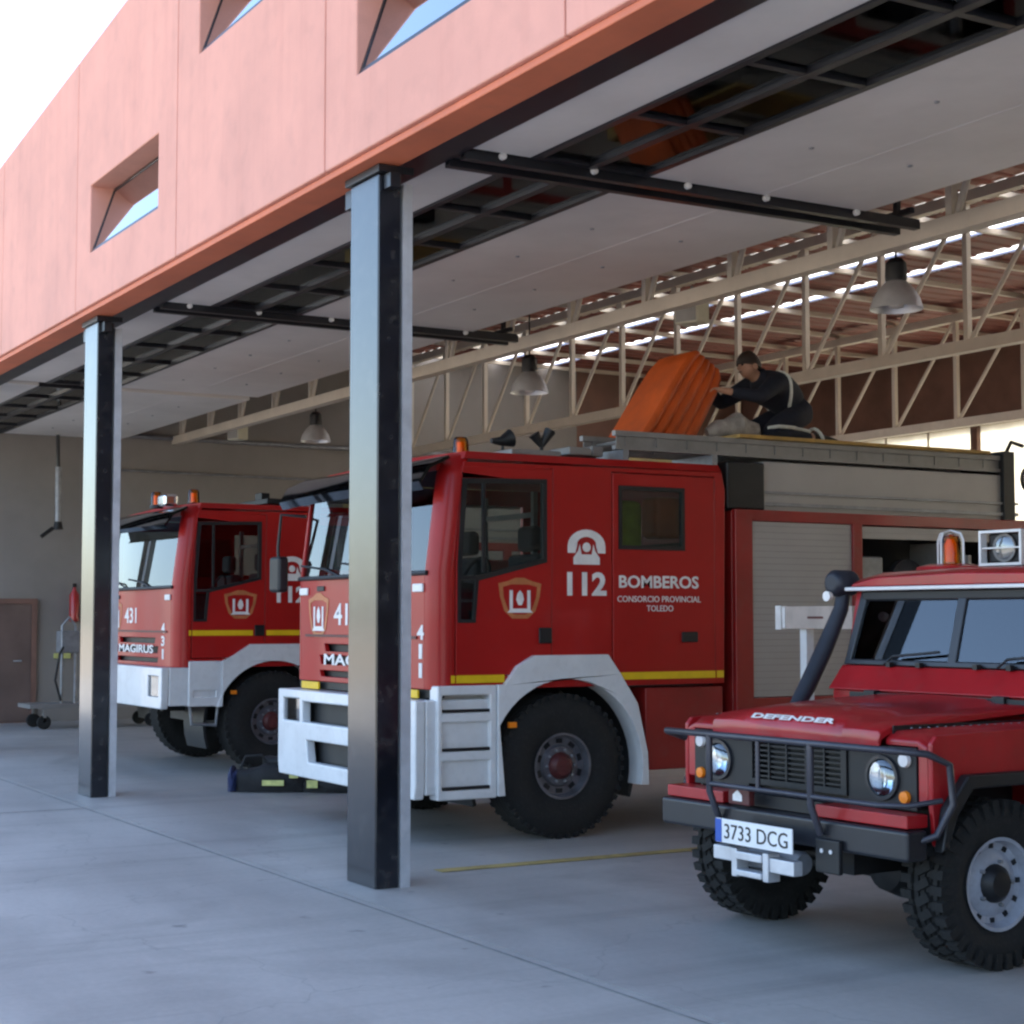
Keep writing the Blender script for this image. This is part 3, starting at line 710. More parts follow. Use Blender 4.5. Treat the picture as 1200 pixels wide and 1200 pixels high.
    if kind == 1: holes += [[(-W + .5, hz[0]), (-.5, hz[0]), (-.5, hz[1] - .02), (-W + .5, hz[1] - .02)], [(-W + .62, z0 + .13), (-.62, z0 + .13), (-.58, z0 + .30), (-W + .58, z0 + .30)]]
    bp.plate([(-W + .02, z0), (-.02, z0), (.0, z0 + .1), (.0, z1), (-W, z1), (-W, z0 + .1)], holes, .06, .14, frontf)
    bp.box(-.06, .0, -.058, .50, z0 + .03, z1)
    bp.box(-W, -W + .06, -.058, .50, z0 + .03, z1)
    bp.box(-W + .07, -.07, -.05, .1, z1 - .03, z1 - .002)
    bp.build('bumper', 'white_paint', T, bevel=.022, seg=3)
    MB().box(-W + .1, -.1, -.03, -.01, z0 + .05, z1 - .05).build('bumper_backing', 'black_plastic', T)
    for h_ in hl:
        xs = [p[0] for p in h_]; a, b = min(xs), max(xs)
        hd = MB().box(a + .01, b - .01, -.075, -.032, hz[0] + .01, hz[1] - .01).build('headlight', 'black_plastic', T)
        rr = (hz[1] - hz[0]) / 2 - .02
        for q in (.28, .72):
            cxx = a + (b - a) * q
            MB().lathe([(-.02, rr), (-.005, rr * .9), (.015, rr * .3), (.018, .005)], (cxx, -.080, (hz[0] + hz[1]) / 2), 'y', 20).build('reflector', 'reflector', hd)
        MB().box(a + .003, b - .003, -.118, -.114, hz[0] + .003, hz[1] - .003).build('lens', 'lamp_lens', hd)
    # --- front fender and steps
    sd_ = MB(); cy, cz, ri = 1.08, .50, .66
    a0, a1 = 205, -12
    inn = [(cy + ri * math.cos(R(a)), cz + ri * math.sin(R(a))) for a in range(a0, a1 - 1, -7)]
    if kind == 1:
        out = [(1.80, .36), (1.79, .60), (1.70, .97), (1.55, 1.19), (1.44, 1.335), (.80, 1.335), (.66, 1.26), (.56, 1.13), (.50, 1.13), (.50, .34)]
        inn = [p for p in inn if p[0] > .51]
        inn = [(.56, .34)] + inn if inn[0][1] > .34 else inn
    else:
        out = [(1.80, .40), (1.79, .60), (1.72, .97), (1.58, 1.22), (1.42, 1.335), (.80, 1.335), (.62, 1.22), (.50, 1.165), (.50, .70)]
        inn = [p for p in inn if p[1] > .66 or p[0] > 1]
    sd_.plate(inn + out, [], -.14, .045, sidef)
    fo = sd_.build('fender', 'white_paint', T, bevel=.010, seg=2)
    if kind == 1:
        s = MB()
        for za in (.36, .63, .90): s.box(-.22, -.17, -.0, .49, za, za + .22) if False else None
        b_ = MB().plate([(.02, .33), (.498, .33), (.498, 1.128), (.02, 1.128)], [[(.06, .40), (.44, .40), (.44, .60), (.06, .60)], [(.06, .67), (.44, .67), (.44, .87), (.06, .87)], [(.06, .94), (.44, .94), (.44, 1.06), (.06, 1.06)]], -.10, .03, sidef)
        b_.build('step_box', 'white_paint', T, bevel=.014, seg=3)
        st_ = MB()
        for za in (.40, .67, .94): st_.box(-.16, .028, .062, .438, za + .001, za + .022)
        st_.build('step_tread', 'black_plastic', T)
        MB().box(-.13, -.115, .04, .47, .36, 1.10).build('step_back', 'white_paint', T)
    else:
        MB().plate([(.145, .70), (.498, .70), (.498, 1.165), (.145, 1.165)], [[(.20, .80), (.44, .80), (.44, .86), (.20, .86)]], -.16, .02, sidef).build('side_apron', 'white_paint', T, bevel=.014)
        MB().tube([(-.1, .2, .70), (-.1, .22, .52), (-.1, .48, .50), (-.1, .5, .70)], .02, 8).build('step_loop', 'steel_grey', T)
    MB().box(.0, .03, .60, .66, .82, .86).build('side_marker', 'amber_core', fo)
    # arch lining, chassis
    lin = MB()
    for a in range(195, -8, -8):
        pass
    arcp = [(cy + (ri + .03) * math.cos(R(a)), cz + (ri + .03) * math.sin(R(a))) for a in range(200, -21, -10)]
    arco = [(cy + (ri + .06) * math.cos(R(a)), cz + (ri + .06) * math.sin(R(a))) for a in range(-20, 201, 10)]
    lin.plate(arcp + arco, [], -.75, -.15, sidef)
    lin.build('arch_liner', 'black_plastic', T)
    ch = MB().box(-1.70, -1.60, .15, 6.6, .62, .86).box(-.90, -.80, .15, 6.6, .62, .86).box(-1.6, -.9, .5, 1.6, .5, 1.08).box(-2.3, -.2, 1.0, 1.16, .42, .56)
    ch.build('chassis', 'black_plastic', T)
    R_ = .525
    wheel(T, (-.16, 1.08, R_), R_, .31, 1, rimr=.25)
    wheel(T, (-W + .16, 1.08, R_), R_, .31, -1, rimr=.25)
    wheel(T, (-.22, 4.9, R_), R_, .44, 1, rimr=.25)
    wheel(T, (-W + .22, 4.9, R_), R_, .44, -1, rimr=.25)
    # side skirt behind the cab
    if kind == 1:
        MB().box(-.30, -.03, 1.82, 2.55, .46, 1.08).build('side_skirt', 'red_dull', T, bevel=.012)
    # --- body
    by0, by1 = 2.66, 6.9
    bd = MB()
    comps = [(2.83, 3.87, .98, 2.37), (3.97, 5.75, 1.12, 2.37), (5.85, 6.75, .98, 2.37)]
    bd.plate([(by0, .50), (4.2, .50), (4.2, 1.05), (5.6, 1.05), (5.6, .50), (by1, .50), (by1, 2.46), (by0, 2.46)], [[(a, c_), (b, c_), (b, e_), (a, e_)] for a, b, c_, e_ in comps], -.05, 0, sidef)
    bd.plate([(by0, .50), (4.2, .50), (4.2, 1.05), (5.6, 1.05), (5.6, .50), (by1, .50), (by1, 2.46), (by0, 2.46)], [], -W, -W + .05, sidef)
    bd.box(-W + .051, -.051, by0, by0 + .04, .52, 2.45).box(-W + .051, -.051, by1 - .04, by1, .52, 2.45).box(-W + .051, -.051, by0 + .041, by1 - .041, 2.40, 2.45)
    bd.build('pump_body', 'red_dull', T, bevel=.008)
    MB().box(-W + .3, -.3, 2.56, 2.655, .7, 2.42).build('cab_gap', 'black_plastic', T)
    MB().box(-W + .06, -.62, by0 + .06, by1 - .06, 1.0, 2.38).box(-.62, -.055, by0 + .06, by1 - .06, .96, .975).build('compartment_lining', 'black_plastic', T)
    sh = MB()
    def roller(a, b, c_, e_):
        zz = c_
        while zz < e_ - .02:
            sh.box(-.033, -.022, a + .003, b - .003, zz, min(zz + .0485, e_)); zz += .05
    roller(2.83, 3.87, .985, 2.368)
    if kind == 2: roller(3.97, 5.75, 1.125, 2.368)
    roller(5.85, 6.75, .985, 2.368)
    roller(3.97, 5.75, 2.26, 2.368) if kind == 1 else None
    sh.build('roller_shutter', 'shutter', T)
    if kind == 1:
        eq = thing('x', None, None); COL.objects.unlink(eq); bpy.data.objects.remove(eq)
        MB().box(-.5, -.14, 4.02, 4.32, 1.72, 2.12).build('equipment_case', 'steel_grey', T, bevel=.02)
        MB().box(-.5, -.10, 4.0, 5.7, 1.66, 1.69).box(-.5, -.10, 4.96, 4.99, 1.7, 2.25).build('compartment_shelf', 'alu_dull', T)
        MB().lathe([(-.1, .12), (-.09, .19), (-.02, .19), (-.01, .12)], (-.25, 4.72, 1.92), 'x', 22).build('hose_coil', 'seat_cloth', T)
        MB().tube([(-.2, 5.1, 1.7), (-.2, 5.1, 2.15)], .07, 12).tube([(-.2, 5.3, 1.7), (-.2, 5.3, 2.15)], .07, 12).build('air_bottle', 'steel_grey', T)
        MB().box(-.06, -.03, 4.02, 5.7, 1.2, 1.6).build('drawer_front', 'steel_grey', T)
    # roof locker
    MB().box(-W + .25, -.10, 3.02, 5.78, 2.455, 2.86).build('roof_locker', 'shutter', T, bevel=.01)
    MB().box(-.09, -.075, 2.75, 5.85, 2.50, 2.53).box(-.09, -.075, 2.75, 5.85, 2.60, 2.62).build('roof_rail', 'steel_grey', T)
    MB().box(-.35, -.05, 2.62, 3.0, 2.46, 2.84).box(-1.8, -.35, 2.70, 2.95, 2.46, 2.8).build('monitor_mount', 'black_plastic', T, bevel=.02)
    # ladder on top
    ld = MB()
    for xx in (-.12, -.58):
        ld.box(xx - .025, xx + .025, 1.60, 5.72, 2.99, 3.03); ld.box(xx - .025, xx + .025, 1.60, 5.72, 2.885, 2.915)
        yy = 1.7
        while yy < 5.6: ld.box(xx - .012, xx + .012, yy, yy + .03, 2.915, 2.99); yy += .29
        ld.box(xx - .004, xx + .004, 1.62, 5.70, 2.916, 2.989)
    yy = 1.75
    while yy < 5.65: ld.tube([(-.12, yy, 2.96), (-.58, yy, 2.96)], .016, 8); yy += .29
    ld.build('ladder', 'alu_dull', T)
    MB().box(-.70, -.05, 2.75, 5.5, 3.032, 3.062).build('ladder_top_board', 'wood_yellow', T, bevel=.004)
    MB().box(-1.9, -.75, 2.72, 5.6, 2.865, 3.055).build('roof_walkway', 'wood_yellow', T, bevel=.006)
    rb = MB().box(-.66, -.06, 5.66, 5.80, 2.46, 3.07).tube([(-.1, 5.73, 3.05), (-.1, 5.80, 3.16), (-.1, 5.95, 3.13)], .018).tube([(-.3, 5.8, 2.9), (-.3, 5.95, 2.75), (-.3, 6.0, 2.6)], .02)
    rb.build('ladder_gantry', 'black_plastic', T, bevel=.008)
    MB().lathe([(-.03, .10), (-.02, .13), (.02, .13), (.03, .10)], (-.05, 6.0, 2.83), 'x', 20).build('search_light', 'reflector', T)
    for yy in (1.66, 2.5):
        MB().box(-.62, -.08, yy, yy + .05, 2.80, 2.884).build('ladder_rest', 'steel_grey', T)
    # roof kit
    def beacon(x, y, m='amber', zb=2.79):
        b = MB().lathe([(0, .075), (.03, .07), (.035, .062)], (x, y, zb), 'z', 18).build('beacon', 'black_plastic', T)
        MB().lathe([(.036, .062), (.15, .058), (.175, .045), (.18, .01)], (x, y, zb), 'z', 18).build('beacon_lens', m, b)
        MB().lathe([(.04, .03), (.14, .03)], (x, y, zb), 'z', 10).build('beacon_core', 'amber_core', b)
    if kind == 1:
        beacon(-.62, .55); beacon(-2.15, .5)
        MB().box(-.55, -.15, .72, 1.15, 2.805, 2.85).build('roof_hatch', 'alu_dull', T, bevel=.01)
        h1 = MB().tube([(-.42, .80, 2.83), (-.42, .80, 2.93)], .012).tube([(-.42, .87, 2.96), (-.42, .78, 2.93), (-.42, .70, 2.93)], [.07, .035, .02], 12)
        h1.build('air_horn', 'black_plastic', T)
        h2 = MB().tube([(-.32, 1.08, 2.82), (-.32, 1.08, 2.92)], .014).tube([(-.32, 1.08, 2.90), (-.33, 1.02, 2.99)], [.02, .045], 10).tube([(-.32, 1.08, 2.90), (-.31, 1.15, 3.02)], [.02, .045], 10)
        h2.build('siren_horn', 'black_plastic', T)
        MB().box(-.45, -.15, 1.22, 1.42, 2.83, 2.89).box(-.42, -.2, 1.46, 1.56, 2.83, 2.91).build('junction_box', 'alu_dull', T, bevel=.01)
        # far-side mirror
        MB().tube([(-W - .0, .10, 2.45), (-W - .16, -.06, 2.47), (-W - .2, -.07, 2.2), (-W - .2, -.06, 1.88)], .014, 8).build('mirror_arm', 'black_plastic', T)
        MB().box(-W - .34, -W - .12, -.10, .0, 1.82, 2.12).build('mirror', 'black_plastic', T, bevel=.03)
    else:
        beacon(-1.02, .12); beacon(-.48, .35)
        MB().box(-.95, -.70, .10, .26, 2.80, 2.93).build('spot_lamp', 'reflector', T, bevel=.03)
        MB().box(-1.5, -.4, 1.15, 1.5, 2.84, 2.90).box(-.9, -.7, 1.2, 1.3, 2.9, 2.98).build('roof_kit', 'black_plastic', T, bevel=.01)
    return T
glass('visor_dark', (.03, .04, .08), 1.5, .06, .05)
truck(1, (-10.50, 5.45, 0), 'red fire engine numbered 411 with a person kneeling on its ladder, behind the nearer column')
truck(2, (-16.60, 5.65, 0), 'red fire engine numbered 431, farther left with white fender and no steps')

# ------------------------------------------------------------------ off-road car
def offroad():
    J = thing('off_road_car', 'red boxy off-road car with snorkel, bull bar and winch, plate 3733 DCG', 'car', (-6.46, 5.19, 0), R(2))
    J.scale = (1, 1, .975)
    sidef = lambda u, v, t: (t, u, v)
    frontf = lambda u, v, t: (u, -t, v)
    HW = .89
    # bumper and valance
    MB().box(-.875, .90, .0, .13, .545, .685).build('bumper', 'dark_steel', J, bevel=.018, seg=3)
    MB().box(-.86, -.40, .03, .16, .69, .75).build('valance', 'red_jeep', J, bevel=.006)
    MB().box(.28, .87, .03, .16, .69, .75).build('valance', 'red_jeep', J, bevel=.006)
    MB().box(-.398, .278, .08, .16, .69, .752).build('valance_gap', 'black_plastic', J)
    # wings
    for s in (-1, 1):
        wg = MB()
        prof = [(.17, .79), (.17, 1.07), (.20, 1.105), (1.16, 1.13), (1.16, .60), (1.02, .60), (.95, .74), (.81, .88), (.37, .88), (.25, .72), (.23, .60), (.19, .60)]
        fn = (lambda u, v, t: (t, u, v)) if s > 0 else (lambda u, v, t: (-t, u, v))
        wg.plate(prof, [], .86, HW, fn)
        tops = [[(s * .60, .17, 1.075), (s * .80, .17, 1.075), (s * .861, .17, 1.05)], [(s * .60, .22, 1.115), (s * .80, .22, 1.11), (s * .861, .22, 1.07)], [(s * .60, 1.16, 1.135), (s * .80, 1.16, 1.13), (s * .861, 1.16, 1.09)]]
        low = [[(p[0], p[1], p[2] - .03) for p in reversed(r_)] for r_ in tops]
        wg.rings([a + b for a, b in zip(tops, low)])
        wg.box(s * .80, s * .861, .172, .20, .79, 1.05)
        o = wg.build('wing', 'red_jeep', J, bevel=.010)
        # plastic wheel-arch flare
        fl = MB()
        fin = [(.21, .60), (.27, .74), (.37, .86), (.80, .86), (.93, .74), (1.00, .60)]
        fou = [(1.06, .58), (.99, .78), (.83, .925), (.34, .925), (.21, .78), (.165, .58)]
        fl.plate(fin + fou, [], HW + .002, HW + .06, fn)
        fl.build('arch_flare', 'black_plastic', J, bevel=.012)
        MB().box(s * .84, s * .50, .25, .27, .62, 1.0).box(s * .5, s * .52, .27, 1.1, .62, 1.06).build('arch_liner', 'black_plastic', J)
        # light panel
        lp = MB().plate([(s * .36, .755), (s * .798, .755), (s * .798, 1.045), (s * .36, 1.045)], [], -.195, -.165, frontf).build('light_panel', 'black_plastic', J, bevel=.004)
        hx = s * .59
        hd = MB().lathe([(.165, .108), (.150, .105), (.150, .088), (.172, .085)], (hx, 0, .895), 'y', 28).build('headlight', 'dark_steel', J)
        MB().lathe([(.163, .086), (.168, .07), (.182, .03), (.184, .005)], (hx, 0, .895), 'y', 24).build('reflector', 'reflector', hd)
        MB().lathe([(.158, .087), (.146, .07), (.140, .03), (.139, .003)], (hx, 0, .895), 'y', 24).build('lens', 'lamp_lens', hd)
        MB().lathe([(.163, .034), (.145, .03), (.142, .005)], (s * .735, 0, .985), 'y', 16).build('side_lamp', 'white_mark', J)
        MB().lathe([(.163, .030), (.145, .027), (.142, .005)], (s * .735, 0, .815), 'y', 16).build('indicator', 'amber_core', J)
    # grille
    gr = MB()
    gr.plate([(-.358, .79), (.358, .79), (.358, 1.065), (-.358, 1.065)], [[(-.32, .82), (.32, .82), (.32, 1.03), (-.32, 1.03)]], -.195, -.155, frontf)
    z = .83
    while z < 1.02: gr.box(-.32, .32, .165, .185, z, z + .010); z += .026
    for xx in (-.2, -.07, .07, .2): gr.box(xx - .006, xx + .006, .16, .187, .82, 1.03)
    gr.build('grille', 'black_plastic', J)
    MB().box(-.4, .4, .24, .26, .6, 1.06).build('radiator', 'black_plastic', J)
    # bonnet: outer lip, raised middle
    sec = []
    for y, z, wd in ((.125, 1.055, .60), (.135, 1.10, .605), (.19, 1.13, .61), (.6, 1.165, .612), (1.10, 1.195, .615)):
        h = .034 if y > .15 else .014
        sec.append([(-wd, y, z), (-wd + .015, y, z + .012), (-.44, y, z + .016), (-.36, y, z + h), (0, y, z + h + .010), (.36, y, z + h), (.44, y, z + .016), (wd - .015, y, z + .012), (wd, y, z), (wd, y + .01, z - .03), (-wd, y + .01, z - .03)])
    MB().rings(sec).build('bonnet', 'red_jeep', J, bevel=.006)
    text('bonnet_lettering', 'DEFENDER', 'white_mark', J, lambda u, v, t: (-.30 + u, .1355 + v * .77 - (t + .004) * .64, 1.128 + v * .64 + (t + .004) * .77), .60, .034, bold=.03)
    # bulkhead and windscreen
    bk = MB().box(-.815, .815, 1.165, 1.27, .62, 1.239)
    rg = [[(x, y, z) for x in (-.84, .84) for y, z in ()] for _ in ()]
    bk.add([(-.81, 1.12, 1.24), (.81, 1.12, 1.24), (.81, 1.23, 1.375), (-.81, 1.23, 1.375), (-.81, 1.32, 1.24), (.81, 1.32, 1.24), (.81, 1.32, 1.375), (-.81, 1.32, 1.375)],
           [(0, 1, 2, 3), (7, 6, 5, 4), (0, 4, 5, 1), (3, 2, 6, 7), (0, 3, 7, 4), (1, 5, 6, 2)])
    bk.build('bulkhead', 'red_jeep', J, bevel=.010)
    vt = MB()
    for xx in (-.6, .22): vt.box(xx, xx + .38, 1.135, 1.15, 1.295, 1.335)
    hg = MB()
    for xx in (-.42, -.2, .2, .42): hg.box(xx - .015, xx + .015, 1.20, 1.232, 1.372, 1.40)
    hg.build('screen_hinge', 'black_plastic', J)
    def wy(z): return 1.235 + (z - 1.38) * .26
    wf = lambda u, v, t: (u, wy(v) + t, v)
    MB().plate([(-.80, 1.378), (.80, 1.378), (.765, 1.80), (-.765, 1.80)], [[(-.75, 1.41), (-.03, 1.41), (-.03, 1.745), (-.715, 1.745)], [(.03, 1.41), (.75, 1.41), (.715, 1.745), (.03, 1.745)]], 0, .035, wf).build('screen_frame', 'dark_steel', J, bevel=.008)
    MB().plate([(-.75, 1.41), (-.03, 1.41), (-.03, 1.745), (-.715, 1.745)], [], .014, .018, wf).build('windscreen', 'jeep_glass', J)
    MB().plate([(.03, 1.41), (.75, 1.41), (.715, 1.745), (.03, 1.745)], [], .014, .018, wf).build('windscreen', 'jeep_glass', J)
    for xx in (-.45, .35): MB().tube([(xx, 1.20, 1.385), (xx + .05, 1.222, 1.43), (xx + .38, 1.230, 1.46)], .008, 6).build('wiper', 'black_plastic', J)
    rv = MB()
    for k in range(16):
        for s in (-1, 1): rv.lathe([(0, .007), (.004, .004)], (s * .70, .24 + k * .055, 1.128), 'z', 6)
    rv.build('rivet', 'steel_grey', J)
    for s in (-1, 1): MB().box(s * .618, s * .626, .20, 1.10, 1.10, 1.138).build('bonnet_gap', 'black_plastic', J)
    MB().box(-.615, .615, 1.102, 1.118, 1.15, 1.232).build('bonnet_gap', 'black_plastic', J)
    for xx in (-.45, .45): MB().box(xx - .04, xx + .04, 1.085, 1.135, 1.205, 1.245).build('bonnet_hinge', 'black_plastic', J, bevel=.005)
    # cabin sides
    for s in (-1, 1):
        fn = (lambda u, v, t: (t, u, v)) if s > 0 else (lambda u, v, t: (-t, u, v))
        dr_ = MB().plate([(1.275, .62), (2.12, .62), (2.12, 1.36), (2.10, 1.795), (1.36, 1.795), (1.275, 1.38)], [[(1.34, 1.40), (2.06, 1.40), (2.04, 1.74), (1.41, 1.74)]], .765, .82, fn).build('door', 'red_jeep', J, bevel=.008)
        MB().plate([(1.34, 1.40), (2.06, 1.40), (2.04, 1.74), (1.41, 1.74)], [], .79, .794, fn).build('window_pane', 'jeep_glass', dr_)
        MB().plate([(2.13, .62), (3.05, .62), (3.05, .95), (3.4, 1.0), (3.75, .95), (3.8, .62), (4.35, .62), (4.35, 1.795), (2.13, 1.795)], [[(2.3, 1.42), (4.1, 1.42), (4.1, 1.72), (2.3, 1.72)]], .765, .82, fn).build('rear_side', 'red_jeep', J, bevel=.008)
        MB().plate([(2.3, 1.42), (4.1, 1.42), (4.1, 1.72), (2.3, 1.72)], [], .79, .794, fn).build('side_window', 'jeep_glass', J)
    MB().plate([(-.8, .62), (.8, .62), (.79, 1.795), (-.79, 1.795)], [[(-.55, 1.38), (.55, 1.38), (.55, 1.72), (-.55, 1.72)]], 4.30, 4.35, lambda u, v, t: (u, t, v)).build('rear_panel', 'red_jeep', J)
    MB().box(-.80, .80, 1.28, 4.3, .58, .66).build('floor_pan', 'black_plastic', J)
    rf_ = MB().box(-.84, .84, 1.285, 4.38, 1.802, 1.824); rf_.build('gutter', 'white_paint', J, bevel=.006)
    sec = []
    for y, dz in ((1.30, -.03), (1.36, .0), (1.9, .02), (3.6, .02), (4.32, .0)):
        sec.append([(-.81, y, 1.825), (-.79, y, 1.87 + dz), (-.6, y, 1.905 + dz), (0, y, 1.92 + dz), (.6, y, 1.905 + dz), (.79, y, 1.87 + dz), (.81, y, 1.825)])
    MB().rings(sec).build('roof', 'red_jeep', J, bevel=.008)
    MB().box(-.74, .74, 1.33, 1.345, 1.748, 1.798).build('sun_blind', 'black_plastic', J, bevel=.01)
    # cabin contents
    for xx in (-.42, .42):
        MB().box(xx - .24, xx + .24, 1.75, 2.2, .9, 1.1).box(xx - .23, xx + .23, 2.15, 2.28, 1.1, 1.6).box(xx - .1, xx + .1, 2.17, 2.25, 1.62, 1.76).build('seat', 'seat_cloth', J, bevel=.04)
    MB().box(-.76, .76, 1.32, 1.52, 1.1, 1.36).build('dashboard', 'seat_cloth', J, bevel=.03)
    MB().tube([(.42 + .19 * math.cos(a), 1.62 + .07 * math.sin(a), 1.36 + .17 * math.sin(a)) for a in [k * 2 * PI / 20 for k in range(21)]], .013, 8, cap=False).build('steering_wheel', 'black_plastic', J)
    # underside
    un = MB().box(-.43, -.33, .13, 4.2, .42, .54).box(.33, .43, .13, 4.2, .42, .54)
    un.tube([(-.70, .61, .40), (.70, .61, .40)], .05, 12).lathe([(-.14, .03), (-.10, .11), (0, .15), (.10, .11), (.14, .03)], (.24, .61, .40), 'y', 18)
    un.tube([(-.7, .55, .36), (.7, .55, .36)], .02, 8).tube([(-.70, 3.46, .40), (.70, 3.46, .40)], .05, 12).box(-.3, .3, .3, 1.1, .5, .78)
    un.build('chassis', 'black_plastic', J)
    for x_, y_ in ((.765, .61), (-.765, .61), (.765, 3.40), (-.765, 3.40)):
        wheel(J, (x_, y_, .398), .380, .245, 1 if x_ > 0 else -1, rimr=.225, mat_rim='jeep_rim', blocks=True, hubm='black_plastic', bolts=5, dish='car')
    # bull bar
    bb = MB(); r = .017
    bb.tube([(-.79, .10, 1.0), (-.79, -.02, 1.04), (-.72, -.08, 1.05), (.74, -.08, 1.05), (.86, -.03, 1.045), (.93, .10, 1.03), (.965, .20, .98), (.965, .22, .80), (.93, .15, .66), (.86, .06, .62)], r, 10)
    bb.tube([(-.37, -.08, .80), (.80, -.08, .80), (.90, .0, .80), (.955, .16, .82)], r * .75, 10)
    for xx in (-.37, .37): bb.tube([(xx, -.08, 1.05), (xx, -.08, .76), (xx, -.02, .62)], r, 10)
    bb.tube([(.0, -.08, 1.05), (.0, -.08, .80)], r * .7, 10)
    bb.build('bull_bar', 'tube_grey', J)
    # winch and plate
    wi = MB().box(-.32, -.17, -.10, -.04, .43, .50).box(.10, .27, -.10, -.04, .41, .48)
    wi.box(-.17, -.13, -.11, -.03, .36, .50).box(.06, .10, -.11, -.03, .36, .50).box(-.13, .06, -.12, -.04, .45, .49).box(-.13, .06, -.12, -.04, .37, .40)
    wi.build('winch_fairlead', 'aluminium', J, bevel=.006)
    MB().lathe([(-.22, .05), (-.2, .06), (.2, .06), (.22, .05)], (-.03, .04, .45), 'x', 16).build('winch_drum', 'steel_grey', J)
    MB().box(.34, .50, -.03, -.001, .44, .60).build('winch_plate', 'black_plastic', J, bevel=.008)
    for xx in (.39, .45): MB().tube([(xx, -.036, .545), (xx, -.031, .545)], .011, 8).build('bolt', 'aluminium', J)
    tl = Matrix.Rotation(R(0), 4, 'X')
    np_ = MB().box(-.27, .29, -.125, -.115, .52, .64).build('number_plate', 'plate_white', J, bevel=.004)
    MB().box(-.267, -.222, -.128, -.1255, .523, .637).build('plate_band', 'plate_blue', np_)
    text('plate_text', '3733 DCG', 'black_plastic', np_, lambda u, v, t: (-.20 + u, -.1255 - t, .543 + v), .46, .074, bold=.0, depth=.002)
    em = MB().box(-.30, -.14, -.02, .02, .70, .79).build('front_emblem', 'hub_red', J, bevel=.008)
    MB().plate([(-.26, .72), (-.19, .72), (-.19, .75), (-.225, .775), (-.26, .75)], [], .0205, .023, frontf).build('emblem_figure', 'white_mark', em)
    # snorkel on the far side
    sn = MB().tube([(-.90, .88, 1.03), (-.915, .97, 1.12), (-.92, 1.07, 1.25), (-.92, 1.20, 1.46), (-.915, 1.33, 1.70), (-.915, 1.36, 1.84)], [.035, .042, .05, .05, .044, .04], 14)
    sn.tube([(-.915, 1.25, 1.85), (-.915, 1.28, 1.85), (-.915, 1.41, 1.85), (-.915, 1.44, 1.85)], [.055, .078, .078, .045], 16)
    sn.build('snorkel', 'snorkel_grey', J, bevel=.02, seg=3)
    MB().lathe([(-.01, .03), (.02, .025), (.03, .005)], (-.80, 1.12, 1.77), 'y', 10).build('marker_lamp', 'white_mark', J)
    # roof lights
    bs = MB().lathe([(0, .20), (.02, .19), (.035, .13), (.036, .02)], (-.56, 1.85, 1.925), 'z', 26); bs.build('beacon_base', 'red_jeep', J)
    bc = MB().lathe([(.036, .068), (.15, .066), (.20, .05), (.215, .01)], (-.56, 1.85, 1.925), 'z', 22).build('beacon', 'amber', J)
    MB().lathe([(.04, .035), (.15, .035), (.18, .02)], (-.56, 1.85, 1.93), 'z', 12).build('beacon_core', 'amber_core', bc)
    cg = MB()
    for a in (0, 90, 180, 270):
        ca, sa = math.cos(R(a + 6)), math.sin(R(a + 6))
        cg.tube([(-.56 + .088 * ca, 1.85 + .088 * sa, 1.96), (-.56 + .088 * ca, 1.85 + .088 * sa, 2.10), (-.56 + .07 * ca, 1.85 + .07 * sa, 2.14), (-.56, 1.85, 2.16)], .007, 6)
    cg.build('beacon_guard', 'white_paint', J)
    lb = MB().box(-.24, .02, 1.80, 1.98, 1.95, 2.13).build('flood_light', 'black_plastic', J, bevel=.02)
    MB().lathe([(1.785, .082), (1.785, .074), (1.797, .072), (1.7985, .03), (1.7985, .004)], (-.11, 0, 2.04), 'y', 24).build('reflector', 'alu_dull', lb)
    MB().lathe([(1.786, .072), (1.778, .055), (1.775, .02), (1.775, .003)], (-.11, 0, 2.04), 'y', 24).build('lens', 'lamp_lens', lb)
    MB().plate([(-.26, 1.94), (.04, 1.94), (.04, 2.14), (-.26, 2.14)], [[(-.245, 1.955), (.025, 1.955), (.025, 2.125), (-.245, 2.125)]], -1.80, -1.75, frontf).build('guard_frame', 'white_paint', lb)
    MB().box(-.25, .03, 1.76, 1.768, 2.036, 2.044).build('guard_bar', 'white_paint', lb)
    MB().box(-.22, .8, 1.82, 1.9, 1.93, 1.95).build('light_rail', 'black_plastic', J)
mat('jeep_rim', (.40, .43, .50), .4, metal=.2, var=.15, scale=9, dirt=.15)
mat('tube_grey', (.06, .06, .075), .35, metal=.4, var=.2, scale=6)
mat('snorkel_grey', (.018, .021, .032), .5, var=.2, scale=6)
offroad()

# ------------------------------------------------------------------ post with small board
t = thing('signpost', 'white post with a small cream board, between the shutter and the snorkel', 'sign', (-9.05, 7.6, 0))
MB().box(-.035, .035, -.035, .035, .012, 1.535).build('post', 'white_paint', t, bevel=.006)
MB().box(-.16, .16, -.16, .16, .0015, .012).build('base_plate', 'steel_grey', t)
bd = MB().box(-.21, .55, -.06, -.037, 1.535, 1.685).build('board', 'board_cream', t, bevel=.004) if False else None
mat('board_cream', (.48, .40, .35), .6, var=.15, scale=6)
bd = MB().box(-.17, .55, -.075, -.037, 1.53, 1.685).build('board', 'board_cream', t, bevel=.004)
MB().box(-.235, -.175, -.085, -.03, 1.525, 1.69).box(-.165, -.135, -.082, -.076, 1.535, 1.68).build('board_end', 'white_mark', t)
MB().box(.10, .26, -.079, -.0755, 1.60, 1.615).build('red_dash', 'hub_red', bd)

